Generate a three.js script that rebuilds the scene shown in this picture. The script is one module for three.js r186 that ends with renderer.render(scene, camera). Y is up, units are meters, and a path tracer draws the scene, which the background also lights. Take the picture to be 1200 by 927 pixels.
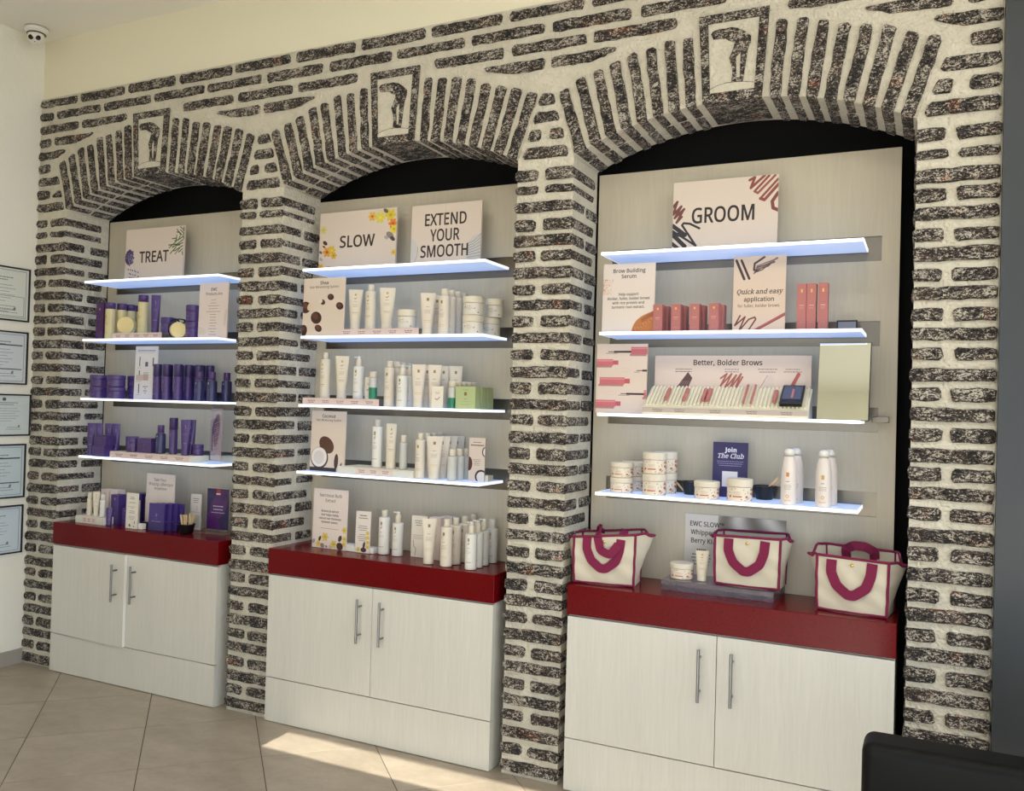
import * as THREE from 'three';
import { RoundedBoxGeometry } from 'three/addons/geometries/RoundedBoxGeometry.js';
import { mergeGeometries } from 'three/addons/utils/BufferGeometryUtils.js';
import { RectAreaLightUniformsLib } from 'three/addons/lights/RectAreaLightUniformsLib.js';

// ------------------------------------------------------------------ camera, sky, sun, exposure
const scene = new THREE.Scene();
const camera = new THREE.PerspectiveCamera(48.795, 1200 / 927, 0.05, 100);
camera.position.set(4.7238, 1.55, 3.353);
camera.rotation.set(0.01403, 0.44961, 0.02769, 'YXZ');
const renderer = new THREE.WebGLRenderer({ antialias: true });
renderer.toneMapping = THREE.LinearToneMapping;
renderer.toneMappingExposure = 0.86;
renderer.shadowMap.enabled = true;
RectAreaLightUniformsLib.init();
scene.background = new THREE.Color(0.89, 1.0, 1.13);
scene.backgroundIntensity = 3.6;
const sun = new THREE.DirectionalLight(new THREE.Color(1.0, 0.94, 0.82), 15);
sun.name = 'sun';
sun.position.set(3.3, 5.5, 10); sun.target.position.set(3.0, 0, 0);   // low afternoon sun through the shop front
sun.castShadow = true; sun.shadow.radius = 0.3;
sun.shadow.mapSize.set(2048, 2048);
Object.assign(sun.shadow.camera, { left: -6, right: 6, top: 6, bottom: -6, near: 0.5, far: 30 });
scene.add(sun, sun.target);

// ------------------------------------------------------------------ helpers
let seed = 20240611;
const rnd = () => { seed |= 0; seed = seed + 0x6D2B79F5 | 0; let t = Math.imul(seed ^ seed >>> 15, 1 | seed); t = t + Math.imul(t ^ t >>> 7, 61 | t) ^ t; return ((t ^ t >>> 14) >>> 0) / 4294967296; };
const jit = (a) => (rnd() * 2 - 1) * a;
const ORD = ['first', 'second', 'third', 'fourth', 'fifth'];
const lerp = (a, b, t) => a + (b - a) * t;
const taken = {};
function numbered(n) { if (taken[n] === undefined) { taken[n] = 0; return n; } taken[n]++; return n + '_' + String(taken[n]).padStart(3, '0'); }
function mesh(name, geo, mat, parent, x = 0, y = 0, z = 0) {
  const m = new THREE.Mesh(geo, mat); m.name = name; m.castShadow = m.receiveShadow = true; m.position.set(x, y, z);
  if (parent) parent.add(m); return m;
}
function tag(o, label, category, group, kind) {
  o.userData.label = label; o.userData.category = category;
  if (group) o.userData.group = group;
  if (kind) o.userData.kind = kind;
  return o;
}
function thing(name, label, category, [x, y, z] = [0, 0, 0], turn = 0, group) {
  const o = new THREE.Group(); o.name = numbered(name); scene.add(o); o.position.set(x, y, z); o.rotation.y = turn;
  return tag(o, label, category, group);
}
function single(name, label, category, geo, mat, [x, y, z] = [0, 0, 0], turn = 0, group) {
  const o = mesh(numbered(name), geo, mat, scene, x, y, z); o.rotation.y = turn; return tag(o, label, category, group);
}
function copyOf(o, [x, y, z], label) {
  const c = o.clone(); c.name = numbered(o.name.replace(/_\d{3}$/, '')); c.userData = { ...o.userData }; scene.add(c); c.position.set(x, y, z);
  if (label) c.userData.label = label; return c;
}
function structure(name, label, category) {
  const o = new THREE.Group(); o.name = numbered(name); scene.add(o); return tag(o, label, category, undefined, 'structure');
}
const box = (x0, x1, y0, y1, z0, z1) => new THREE.BoxGeometry(x1 - x0, y1 - y0, z1 - z0).translate((x0 + x1) / 2, (y0 + y1) / 2, (z0 + z1) / 2);
const rbox = (w, h, d, r = 0.003, s = 2) => new RoundedBoxGeometry(w, h, d, s, r);
// texture coordinates in metres, by the side a face points to
function metreUV(geo, s = 1, ou = 0, ov = 0) {
  const g = geo.index ? geo.toNonIndexed() : geo, p = g.attributes.position, uv = new Float32Array(p.count * 2);
  const a = new THREE.Vector3(), b = new THREE.Vector3(), c = new THREE.Vector3();
  for (let i = 0; i < p.count; i += 3) {
    a.fromBufferAttribute(p, i); b.fromBufferAttribute(p, i + 1).sub(a); c.fromBufferAttribute(p, i + 2).sub(a); b.cross(c);
    const nx = Math.abs(b.x), ny = Math.abs(b.y), nz = Math.abs(b.z);
    for (let k = 0; k < 3; k++) {
      const x = p.getX(i + k), y = p.getY(i + k), z = p.getZ(i + k);
      const [u, v] = ny > nx && ny > nz ? [x, z] : nx > nz ? [z, y] : [x, y];
      uv[(i + k) * 2] = u * s + ou; uv[(i + k) * 2 + 1] = v * s + ov;
    }
  }
  g.setAttribute('uv', new THREE.BufferAttribute(uv, 2));
  return g;
}
// a box whose front (+z) face carries the print; the other faces take the plain edge of the sheet
function printBox(w, h, d) {
  const g = new THREE.BoxGeometry(w, h, d), n = g.attributes.normal, uv = g.attributes.uv;
  for (let i = 0; i < n.count; i++) if (n.getZ(i) < 0.5) uv.setXY(i, 0.012, 0.985);
  return g.translate(0, h / 2, 0);
}
const latheAt = (pts, seg = 28) => new THREE.LatheGeometry(pts.map(([r, y]) => new THREE.Vector2(Math.max(r, 0.0001), y)), seg, Math.PI);
// lathe with v running with height (so a print wraps without stretching round the ends)
function lathe(pts, seg = 28) {
  const g = latheAt(pts, seg), p = g.attributes.position, uv = g.attributes.uv; let y0 = 1e9, y1 = -1e9;
  for (const q of pts) { y0 = Math.min(y0, q[1]); y1 = Math.max(y1, q[1]); }
  for (let i = 0; i < p.count; i++) uv.setY(i, (p.getY(i) - y0) / (y1 - y0));
  return g;
}

// ------------------------------------------------------------------ computed textures
function lattice(n, s) { let k = s * 7919 + 13; const a = new Float32Array(n * n); for (let i = 0; i < n * n; i++) { k = Math.imul(k ^ k >>> 15, 0x2c1b3c6d) + 0x9e3779b9 | 0; let t = k; t = Math.imul(t ^ t >>> 13, 0x297a2d39); a[i] = ((t ^ t >>> 15) >>> 0) / 4294967296; } return a; }
const LAT = {};
function vnoise(u, v, px, py, s) {   // tileable value noise, u,v in 0..1, periods px, py
  const key = s; const L = LAT[key] ??= lattice(256, s);
  const x = u * px, y = v * py, xi = Math.floor(x), yi = Math.floor(y); let fx = x - xi, fy = y - yi; fx = fx * fx * (3 - 2 * fx); fy = fy * fy * (3 - 2 * fy);
  const x0 = ((xi % px) + px) % px & 255, x1 = (((xi + 1) % px) + px) % px & 255, y0 = (((yi % py) + py) % py & 255) * 256, y1 = ((((yi + 1) % py) + py) % py & 255) * 256;
  return (L[y0 + x0] * (1 - fx) + L[y0 + x1] * fx) * (1 - fy) + (L[y1 + x0] * (1 - fx) + L[y1 + x1] * fx) * fy;
}
function dataTex(n, m, fn, srgb = true, chan = 3) {
  const d = new Uint8Array(n * m * 4);
  for (let y = 0; y < m; y++) for (let x = 0; x < n; x++) {
    const c = fn((x + 0.5) / n, (y + 0.5) / m), i = (y * n + x) * 4;
    if (chan === 1) d[i] = d[i + 1] = d[i + 2] = Math.max(0, Math.min(255, c)); else { d[i] = c[0]; d[i + 1] = c[1]; d[i + 2] = c[2]; }
    d[i + 3] = 255;
  }
  const t = new THREE.DataTexture(d, n, m); t.wrapS = t.wrapT = THREE.RepeatWrapping; t.magFilter = THREE.LinearFilter; t.minFilter = THREE.LinearMipmapLinearFilter; t.generateMipmaps = true;
  if (srgb) t.colorSpace = THREE.SRGBColorSpace; t.needsUpdate = true; return t;
}
const mix3 = (a, b, t) => [a[0] + (b[0] - a[0]) * t, a[1] + (b[1] - a[1]) * t, a[2] + (b[2] - a[2]) * t];
const clamp01 = (x) => x < 0 ? 0 : x > 1 ? 1 : x;
const sst = (a, b, x) => { const t = clamp01((x - a) / (b - a)); return t * t * (3 - 2 * t); };
// burnt black brick, smeared with lime: 0.5 m square
function brickField(u, v, s) {
  const w = (vnoise(u, v, 20, 30, s + 9) - 0.5) * 0.03;
  return vnoise(u, v, 12, 22, s) * 0.26 + vnoise(u + w, v + w, 44, 96, s + 1) * 0.34 + vnoise(u, v + w, 100, 210, s + 2) * 0.40;
}
function brickTexture(s, warm, rust) {
  return dataTex(1024, 1024, (u, v) => {
    const t = brickField(u, v, s), k = vnoise(u, v, 9, 12, s + 5), f = vnoise(u, v, 200, 256, s + 6);
    let c = mix3([24, 22, 22], [94, 86, 79], sst(0.26, 0.62, t + (f - 0.5) * 0.36));
    c = mix3(c, [98, 74, 60], sst(0.5, 0.85, k) * warm * 0.6);
    const r = vnoise(u, v, 7, 10, s + 8);
    c = mix3(c, [132, 66, 40], sst(0.90 - rust, 0.99 - rust, r + (t - 0.5) * 0.5 + (f - 0.5) * 0.2) * 0.7);
    return mix3(c, [204, 197, 182], sst(0.55, 0.70, t + (f - 0.5) * 0.42) * 0.84);
  });
}
const brickBump = dataTex(1024, 1024, (u, v) => 255 * clamp01((brickField(u, v, 3) - 0.2) * 1.5), false, 1);
const brickMaps = [brickTexture(3, 0.35, 0), brickTexture(21, 0.55, 0.02), brickTexture(37, 0.8, 0.09)];
const mortarBump = dataTex(512, 512, (u, v) => 255 * (vnoise(u, v, 20, 20, 60) * 0.4 + vnoise(u, v, 55, 55, 61) * 0.4 + vnoise(u, v, 130, 130, 62) * 0.2), false, 1);
const mortarMap = dataTex(512, 512, (u, v) => { const k = vnoise(u, v, 6, 6, 70) * 0.5 + vnoise(u, v, 31, 31, 71) * 0.3 + vnoise(u, v, 120, 120, 72) * 0.2; return mix3([200, 193, 174], [226, 220, 202], k); });
const plasterBump = dataTex(512, 512, (u, v) => 255 * (vnoise(u, v, 60, 60, 80) * 0.5 + vnoise(u, v, 150, 150, 81) * 0.5), false, 1);
const grainMap = dataTex(512, 512, (u, v) => {
  const w = vnoise(u, v, 5, 3, 90) * 0.06, a = vnoise(u + w, v, 80, 3, 91), b = vnoise(u + w * 0.5, v, 240, 9, 92), c = vnoise(u, v, 14, 2, 93);
  return mix3([208, 205, 194], [220, 217, 206], clamp01(a * 0.36 + b * 0.5 + c * 0.24 - 0.05));
});
const tileMap = dataTex(1024, 1024, (u, v) => {
  const a = vnoise(u, v, 5, 9, 100), b = vnoise(u, v, 14, 22, 101), c = vnoise(u, v, 50, 70, 102), f = vnoise(u, v, 200, 200, 103);
  return mix3([150, 138, 122], [186, 175, 158], clamp01(a * 0.4 + b * 0.35 + c * 0.2 + f * 0.12 - 0.06));
});
const quartzMap = dataTex(512, 512, (u, v) => {
  const f = vnoise(u, v, 220, 220, 110), g = vnoise(u, v, 120, 120, 111), h = vnoise(u + 0.37, v + 0.11, 170, 170, 112);
  let c = mix3([98, 6, 12], [114, 10, 16], g); c = mix3(c, [80, 6, 10], sst(0.6, 0.85, h)); return mix3(c, [170, 92, 84], sst(0.955, 0.99, f));
});
const canvasWeave = dataTex(256, 256, (u, v) => 128 + 60 * Math.sin(u * 400) * Math.sin(v * 400) + 60 * (vnoise(u, v, 60, 60, 120) - 0.5), false, 1);

function std(name, o) { const m = new THREE.MeshStandardMaterial(o); m.name = name; return m; }
function phys(name, o) { const m = new THREE.MeshPhysicalMaterial(o); m.name = name; return m; }
const rep = (t, s) => { const c = t.clone(); c.repeat.set(s, s); c.needsUpdate = true; return c; };
const M = {
  bricks: brickMaps.map((t, i) => std('burnt_brick_' + i, { map: t, bumpMap: brickBump, bumpScale: 0.006, roughness: 0.92 })),
  mortar: std('lime_mortar', { map: rep(mortarMap, 1.6), bumpMap: rep(mortarBump, 2.2), bumpScale: 0.011, roughness: 0.95 }),
  cream: std('cream_paint', { color: '#f0ead0', roughness: 0.9, bumpMap: plasterBump, bumpScale: 0.0006 }),
  leftPaint: std('pale_cream_paint', { color: '#f4f1e4', roughness: 0.88, bumpMap: plasterBump, bumpScale: 0.0006 }),
  ceil: std('ceiling_paint', { color: '#f2efe6', roughness: 0.95 }),
  black: std('black_board', { color: '#0c0c0d', roughness: 0.9 }),
  laminate: std('pale_ash_laminate', { map: rep(grainMap, 1.5), roughness: 0.55 }),
  panelLaminate: std('grey_ash_laminate', { map: rep(grainMap, 1.5), color: '#eae1d0', roughness: 0.5 }),
  edge: std('laminate_edge', { color: '#d8d4c6', roughness: 0.55 }),
  quartz: phys('red_quartz', { map: rep(quartzMap, 3), roughness: 0.2, specularIntensity: 0.3 }),
  steel: std('brushed_steel', { color: '#8f9194', metalness: 1, roughness: 0.3 }),
  strip: std('satin_metal_strip', { color: '#787063', metalness: 0.9, roughness: 0.28 }),
  tile: std('beige_tile', { map: rep(tileMap, 1), roughness: 0.38 }),
  grout: std('dark_grout', { color: '#4a443c', roughness: 0.95 }),
  skirting: std('grey_tile_skirting', { color: '#a59f96', roughness: 0.5 }),
  greyMetal: std('dark_grey_metal', { color: '#45484a', metalness: 0.6, roughness: 0.45 }),
  leather: phys('black_leather', { color: '#0b0c0d', roughness: 0.5, specularIntensity: 0.35 }),
  white: std('white_plastic', { color: '#eceae2', roughness: 0.4 }),
  lens: std('dark_lens', { color: '#080808', roughness: 0.12 }),
  blackPlastic: std('black_plastic', { color: '#0b0b0d', roughness: 0.3 }),
  darkFrame: std('dark_frame', { color: '#17181b', roughness: 0.5 }),
  acrylic: phys('clear_acrylic', { color: '#ffffff', roughness: 0.05, transmission: 1, thickness: 0, ior: 1.49 }),
  lilacAcrylic: phys('tinted_acrylic', { color: '#d6cfda', roughness: 0.06, transmission: 0.9, thickness: 0, ior: 1.49 }),
  glass: phys('window_glass', { color: '#ffffff', roughness: 0, transmission: 1, thickness: 0 }),
  canvas: std('natural_canvas', { color: '#d0c7b2', roughness: 0.95, bumpMap: canvasWeave, bumpScale: 0.0004, side: THREE.DoubleSide }),
  berry: std('berry_webbing', { color: '#7a1640', roughness: 0.85, side: THREE.DoubleSide }),
  gold: std('brass_snap', { color: '#d8b25c', metalness: 1, roughness: 0.25 }),
  wood: std('birch_stick', { color: '#dcbf94', roughness: 0.8 }),
  mirror: std('mirror_glass', { color: '#e6ece4', metalness: 1, roughness: 0.02 }),
  concrete: std('pavement', { color: '#a9a59b', roughness: 0.95 }),
  creamCap: std('cream_cap', { color: '#dcd2be', roughness: 0.4 }),
  whiteCap: std('white_cap', { color: '#e2dfd6', roughness: 0.35 }),
  purple: std('purple_plastic', { color: '#4e3870', roughness: 0.32 }),
  purpleDeep: std('deep_purple_plastic', { color: '#3a2c5c', roughness: 0.28 }),
  yellowGel: std('pale_yellow_bottle', { color: '#cfc08a', roughness: 0.25 }),
  candle: std('cream_yellow', { color: '#e3cf93', roughness: 0.5 }),
  navy: std('navy_ribbon', { color: '#14142a', roughness: 0.7 }),
  greenGel: std('green_gel', { color: '#1f7a58', roughness: 0.2 }),
  clearGel: std('clear_grey_bottle', { color: '#c2c2ba', roughness: 0.15 }),
  frost: std('frosted_collar', { color: '#b3ac9a', roughness: 0.3 }),
  paper: std('white_card', { color: '#e7e2d8', roughness: 0.8 }),
  pinkPen: std('dusty_pink_pen', { color: '#b8706a', roughness: 0.4 }),
  ivory: std('ivory_tray', { color: '#e6dfc6', roughness: 0.5 }),
};

// printed sheets drawn on a canvas
const PRINTS = {};
function sheet(key, w, h, draw, bg = '#d9c9b9', rough = 0.6) {
  if (PRINTS[key]) return PRINTS[key];
  const c = document.createElement('canvas'); c.width = w; c.height = h;
  const g = c.getContext('2d'); g.fillStyle = bg; g.fillRect(0, 0, w, h);
  g.textAlign = 'center'; g.textBaseline = 'middle'; draw(g, w, h);
  const t = new THREE.CanvasTexture(c); t.colorSpace = THREE.SRGBColorSpace; t.anisotropy = 8;
  return PRINTS[key] = std('print_' + key, { map: t, roughness: rough });
}
const INK = '#2b2422';
function lines(g, cx, y, widths, gap, th, col = '#8d7f78') { g.fillStyle = col; widths.forEach((w, i) => { let x = cx - w / 2; while (x < cx + w / 2) { const l = 6 + (x * 7919 + i * 31) % 13; g.fillRect(x, y + i * gap, Math.min(l, cx + w / 2 - x), th); x += l + 3; } }); }
function text(g, s, x, y, px, o = {}) { g.fillStyle = o.col ?? INK; g.font = `${o.style ?? ''} ${px}px ${o.face ?? 'sans-serif'}`.trim(); if (o.squeeze) { g.save(); g.translate(x, y); g.scale(o.squeeze, 1); g.fillText(s, 0, 0); g.restore(); } else g.fillText(s, x, y); if (o.bold !== false && !o.squeeze) { g.strokeStyle = g.fillStyle; g.lineWidth = px * 0.03; g.strokeText(s, x, y); } }
function fit(g, s, cx, cy, cap, width) { const px = cap / 0.72; g.fillStyle = g.strokeStyle = INK; g.font = `${px}px sans-serif`; const k = width / g.measureText(s).width; g.save(); g.translate(cx, cy); g.scale(k, 1); g.fillText(s, 0, 0); g.lineWidth = px * 0.035; g.strokeText(s, 0, 0); g.restore(); }
function stroke(g, pts, w, col) { g.strokeStyle = col; g.lineWidth = w; g.lineCap = g.lineJoin = 'round'; g.beginPath(); pts.forEach(([x, y], i) => i ? g.lineTo(x, y) : g.moveTo(x, y)); g.stroke(); }
function blob(g, x, y, rx, ry, a, col) { g.fillStyle = col; g.beginPath(); g.ellipse(x, y, rx, ry, a, 0, Math.PI * 2); g.fill(); }
function zigzag(g, x0, y0, dx, dy, n, amp, w, col) { const p = []; for (let i = 0; i <= n; i++) p.push([x0 + dx * i + (i % 2 ? amp : 0), y0 + dy * i - (i % 2 ? amp * 1.2 : 0)]); stroke(g, p, w, col); }
function flower(g, x, y, r, a = '#e2b92e', b = '#d07a24') { for (let k = 0; k < 6; k++) blob(g, x + Math.cos(k * 1.05) * r * 0.6, y + Math.sin(k * 1.05) * r * 0.6, r * 0.55, r * 0.34, k * 1.05, a); blob(g, x, y, r * 0.35, r * 0.3, 0, b); }

const P = {
  treat: () => sheet('treat', 640, 440, (g, w, h) => {
    fit(g, 'TREAT', w * 0.5, h * 0.53, 88, 320);
    for (let k = 0; k < 26; k++) { const a = 1.6 + k * 0.13, x = w * 0.93 + Math.sin(k * 2.1) * 40, y = 10 + k * 8; stroke(g, [[x, y], [x - Math.cos(a * 1.7) * 62 - 20, y + 26 + Math.sin(k) * 24]], 8, k % 3 ? '#33522f' : '#4d6e3c'); }
    for (let k = 0; k < 60; k++) blob(g, 6 + 46 * (1 + Math.sin(k * 2.399)) * Math.sqrt((k + 1) / 60), h * 0.38 + 62 * (1 + Math.cos(k * 2.399) * Math.sqrt((k + 1) / 60)), 10, 8, k, k % 2 ? '#4a3a72' : '#38295c');
    for (let k = 0; k < 16; k++) blob(g, 40 + (k * 29) % 120, h * 0.74 + (k * 41) % 100, 8, 6, k, '#5d566e');
    for (const q of [[40, 250, 120, 430], [80, 240, 160, 430], [20, 300, 60, 430]]) stroke(g, [[q[0], q[1]], [q[2], q[3]]], 4, '#b9b4b2');
  }),
  slow: () => sheet('slow', 640, 430, (g, w, h) => {
    fit(g, 'SLOW', w * 0.5, h * 0.5, 80, 295);
    for (const [x, y, r, a, b] of [[440, 50, 30, '#e2b04a', '#c96a1e'], [505, 62, 38, '#dccb4a', '#e0d86a'], [590, 50, 40, '#d8c23e', '#c9a222'], [610, 110, 32, '#df7f3a', '#c05a1e'], [620, 150, 30, '#dccb4a', '#c9a222'], [30, 120, 28, '#cfc27a', '#c4b24e'], [70, 280, 34, '#df9a32', '#b4551e'], [110, 270, 30, '#d8b43a', '#e0c85a'], [128, 308, 24, '#d3a92e', '#b98a1e'], [16, 390, 26, '#d8a53a', '#c98a22'], [86, 400, 18, '#d8954a', '#c9772a'], [625, 310, 20, '#dcb84a', '#c98a22']]) flower(g, x, y, r, a, b);
    for (const [x, y, r, col] of [[550, 18, 22, '#6d5f4e'], [590, 190, 34, '#8d7f78'], [612, 215, 22, '#4d3a3a'], [560, 205, 18, '#a8a297'], [50, 215, 22, '#4e2f26'], [40, 240, 12, '#6d4436'], [14, 280, 14, '#6d4f4a'], [20, 330, 16, '#b0a69c']]) blob(g, x, y, r, r * 0.6, 0.6, col);
  }),
  extend: () => sheet('extend', 560, 460, (g, w, h) => {
    g.fillStyle = '#cdc6bd'; g.beginPath(); g.ellipse(-8, h * 0.72, 66, 92, 0, 0, 7); g.fill();
    g.fillStyle = '#c9c4bd'; g.beginPath(); g.moveTo(w, h * 0.5); g.quadraticCurveTo(w * 0.8, h * 0.55, w * 0.78, h * 0.8); g.quadraticCurveTo(w * 0.8, h * 0.92, w * 0.9, h); g.lineTo(w, h); g.fill();
    for (let k = 0; k < 9; k++) stroke(g, [[w * 0.80 + k * 2, h * (0.66 + k * 0.035)], [w * 0.9, h * (0.62 + k * 0.04)], [w, h * (0.52 + k * 0.055)]], 4, '#8f8a88');
    stroke(g, [[58, h * 0.66], [56, h * 0.8], [34, h * 0.9]], 4, '#9a928c');
    fit(g, 'EXTEND', w * 0.49, h * 0.245, 84, 346); fit(g, 'YOUR', w * 0.49, h * 0.495, 84, 233); fit(g, 'SMOOTH', w * 0.49, h * 0.745, 84, 392);
    g.fillStyle = '#bcaea4'; g.fillRect(w * 0.49, 0, 2, h);
  }),
  groom: () => sheet('groom', 640, 450, (g, w, h) => {
    fit(g, 'GROOM', w * 0.49, h * 0.48, 92, 396);
    stroke(g, [[470, 22], [500, 8], [478, 70], [560, 0]], 16, '#8a4a40'); stroke(g, [[500, 92], [585, 4]], 14, '#8a4a40'); stroke(g, [[500, 92], [520, 104], [620, 6]], 14, '#96544a'); stroke(g, [[536, 138], [560, 148], [640, 60]], 18, '#8a4a40'); stroke(g, [[536, 138], [636, 30]], 14, '#8a4a40'); stroke(g, [[640, 110], [606, 160], [612, 200], [640, 214]], 20, '#7c4038');
    stroke(g, [[0, 150], [26, 120], [0, 200], [52, 150], [12, 220], [70, 168], [62, 180], [24, 250], [56, 216]], 15, '#6d3f38');
    stroke(g, [[0, 268], [80, 330], [0, 322], [80, 400]], 26, '#2c2a30'); stroke(g, [[0, 300], [150, 400], [60, 268], [70, 256], [110, 262], [170, 294]], 13, '#2c2a30'); stroke(g, [[0, 380], [60, 430], [90, 440]], 22, '#2c2a30');
  }),
  products: () => sheet('products', 400, 600, (g, w, h) => {
    text(g, 'EWC', w * 0.5, h * 0.12, 44); text(g, 'Products Are', w * 0.5, h * 0.2, 44, { squeeze: 0.9 });
    lines(g, w * 0.5, h * 0.31, [70, 90, 150, 120, 190, 90, 80, 80, 100, 70, 110, 60, 100], 31, 5, '#6b5f5c');
    blob(g, 40, 520, 70, 40, 0.3, '#d8c9ba'); blob(g, 370, 380, 20, 90, 0.1, '#d2c4be');
  }, '#e2d2c8'),
  leaflet: () => sheet('leaflet', 320, 560, (g, w, h) => {
    lines(g, w / 2, 40, [250], 10, 12, '#8d8890'); lines(g, w / 2, 68, [240], 10, 4, '#b0aab0');
    for (const [x, y, bw, bh, col] of [[60, 110, 12, 100, '#4c4858'], [60, 255, 12, 100, '#2f2b3a'], [60, 395, 12, 100, '#2f2b3a'], [250, 120, 14, 90, '#4c4858'], [145, 165, 40, 48, '#5d5878']]) { g.fillStyle = col; g.fillRect(x, y, bw, bh); }
    g.fillStyle = '#c9b4b0'; g.fillRect(20, 300, 180, 60); lines(g, 160, 275, [70, 70, 70, 70, 60], 18, 7, '#8d7070'); lines(g, 160, 420, [70, 20, 50, 20], 22, 9, '#5d5868');
    lines(g, 60, 225, [50], 9, 4); lines(g, 60, 370, [80], 9, 4); lines(g, 60, 510, [60], 9, 4);
  }, '#dcd8d8'),
  aftercare: () => sheet('aftercare', 420, 600, (g, w, h) => { text(g, 'Take Your', w * 0.48, h * 0.11, 46, { squeeze: 0.9 }); text(g, 'Waxing Aftercare', w * 0.5, h * 0.19, 46, { style: 'italic', face: 'serif', squeeze: 0.95 }); text(g, 'Anywhere', w * 0.5, h * 0.27, 46, { squeeze: 0.9 }); }, '#dcd0c8'),
  tallCard: () => sheet('tallCard', 200, 460, (g, w, h) => { lines(g, w / 2, 50, [60, 80], 20, 8, '#5d5650'); lines(g, w / 2, 120, [100], 20, 8, '#7d756e'); lines(g, w / 2, 175, [120, 60], 18, 5); lines(g, w / 2, 230, [80, 90], 22, 7, '#6d655e'); lines(g, w / 2, 300, [100, 110, 70], 18, 5); blob(g, 70, 420, 20, 12, 1, '#3a3a38'); blob(g, 150, 380, 6, 20, 0.2, '#4a4a48'); blob(g, 140, 430, 12, 8, 0, '#6d6d68'); }, '#e4ddd0'),
  slimSign: () => sheet('slimSign', 200, 500, (g, w, h) => { lines(g, w / 2, 60, [120, 100, 90], 26, 9, '#5d5652'); stroke(g, [[120, 160], [130, 230]], 5, '#6d655e'); lines(g, w / 2, 250, [150], 10, 4); g.fillStyle = '#c9c0ba'; g.fillRect(20, 290, 160, 180); }, '#dcd4cc'),
  purplePoster: () => sheet('purplePoster', 320, 500, (g, w, h) => {
    blob(g, w * 0.55, h * 0.42, 110, 200, 0.5, '#4a1c62'); blob(g, w * 0.3, h * 0.85, 90, 150, -0.6, '#4a1c62'); blob(g, w * 0.9, h * 0.1, 60, 120, 0.7, '#3d1a58');
    g.fillStyle = '#b01c2e'; g.fillRect(w * 0.42, 8, 62, 44); g.fillStyle = '#d8ccd8'; g.fillRect(w * 0.42, 54, 62, 20);
    lines(g, w * 0.52, h * 0.42, [150], 10, 12, '#d0c4dc'); lines(g, w * 0.52, h * 0.5, [140], 10, 12, '#d0c4dc'); lines(g, w * 0.52, h * 0.58, [200], 10, 10, '#b4a4c8');
  }, '#241a4e', 0.3),
  pack: () => sheet('pack', 300, 380, (g, w, h) => { blob(g, w * 0.5, h * 0.42, 18, 26, 0.3, '#7a68a8'); lines(g, w * 0.5, h * 0.55, [50], 10, 5, '#8a78b4'); lines(g, w * 0.5, h * 0.64, [180], 10, 8, '#a494c8'); g.fillStyle = '#372a66'; g.fillRect(0, h * 0.68, w, h * 0.32); }, '#41307a', 0.4),
  shea: () => sheet('shea', 480, 600, (g, w, h) => {
    text(g, 'Shea', w * 0.5, h * 0.085, 46); text(g, 'Hair Minimizing System', w * 0.5, h * 0.155, 34, { squeeze: 0.95 });
    for (const [x, y, a, b, r] of [[320, 200, 38, 32, 0.4], [428, 295, 44, 36, 0.6], [160, 410, 66, 60, 0.8], [190, 520, 44, 34, 0.6], [30, 300, 62, 60, 0.5], [10, 545, 48, 64, 0.2], [228, 250, 32, 26, 0.6]]) { blob(g, x, y, a, b, r, '#3f231c'); blob(g, x - a * 0.2, y - b * 0.3, a * 0.6, b * 0.5, r, '#63382c'); }
    blob(g, 78, 295, 26, 40, 0.3, '#d9c3a4'); blob(g, 205, 240, 20, 22, 0.3, '#e2d2bc');
  }),
  coconut: () => sheet('coconut', 440, 640, (g, w, h) => {
    text(g, 'Coconut', w * 0.5, h * 0.085, 46); text(g, 'Hair Minimizing System', w * 0.5, h * 0.15, 32, { squeeze: 0.95 });
    blob(g, 205, 360, 105, 78, 0.7, '#5a3a2e'); blob(g, 120, 500, 112, 116, 0, '#46342c'); blob(g, 115, 492, 100, 104, 0, '#e6dfda'); blob(g, 112, 496, 68, 72, 0, '#d2cbc8');
    blob(g, 335, 530, 26, 80, 0.05, '#4a3630'); blob(g, 390, 580, 10, 44, 0.4, '#5a463c'); g.fillStyle = '#3a2f30'; g.fillRect(0, 600, 340, 40);
  }),
  coconutSmall: () => sheet('coconutSmall', 240, 560, (g, w, h) => { lines(g, w * 0.5, 55, [120], 10, 9, '#6d4f48'); lines(g, w * 0.5, 90, [190], 10, 14, '#5a3f3a'); lines(g, w * 0.5, 280, [120, 110, 70, 100, 80], 18, 6, '#7d6a62'); blob(g, 235, 180, 40, 62, 0, '#4a3630'); blob(g, 245, 180, 34, 52, 0, '#e6dfda'); blob(g, 6, 340, 50, 90, 0, '#5a2f26'); blob(g, 190, 500, 90, 88, 0, '#46342c'); blob(g, 195, 505, 70, 68, 0, '#e0d9d4'); }),
  narcissus: () => sheet('narcissus', 420, 580, (g, w, h) => {
    text(g, 'Narcissus Bulb', w * 0.5, h * 0.105, 44, { squeeze: 0.95 }); text(g, 'Extract', w * 0.5, h * 0.19, 44, { squeeze: 0.95 });
    ['Botanical extract', 'that helps visibly', 'reduce hair thickness', 'between waxes.'].forEach((s, i) => text(g, s, w * 0.5, h * (0.37 + i * 0.062), 29)); lines(g, w * 0.5, h * 0.66, [220], 10, 5);
    for (const [x, y, r] of [[395, 385, 30], [160, 470, 40], [400, 470, 26], [270, 530, 36], [80, 540, 30], [395, 520, 24]]) flower(g, x, y, r, '#d9c05a', '#c9a03a');
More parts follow.
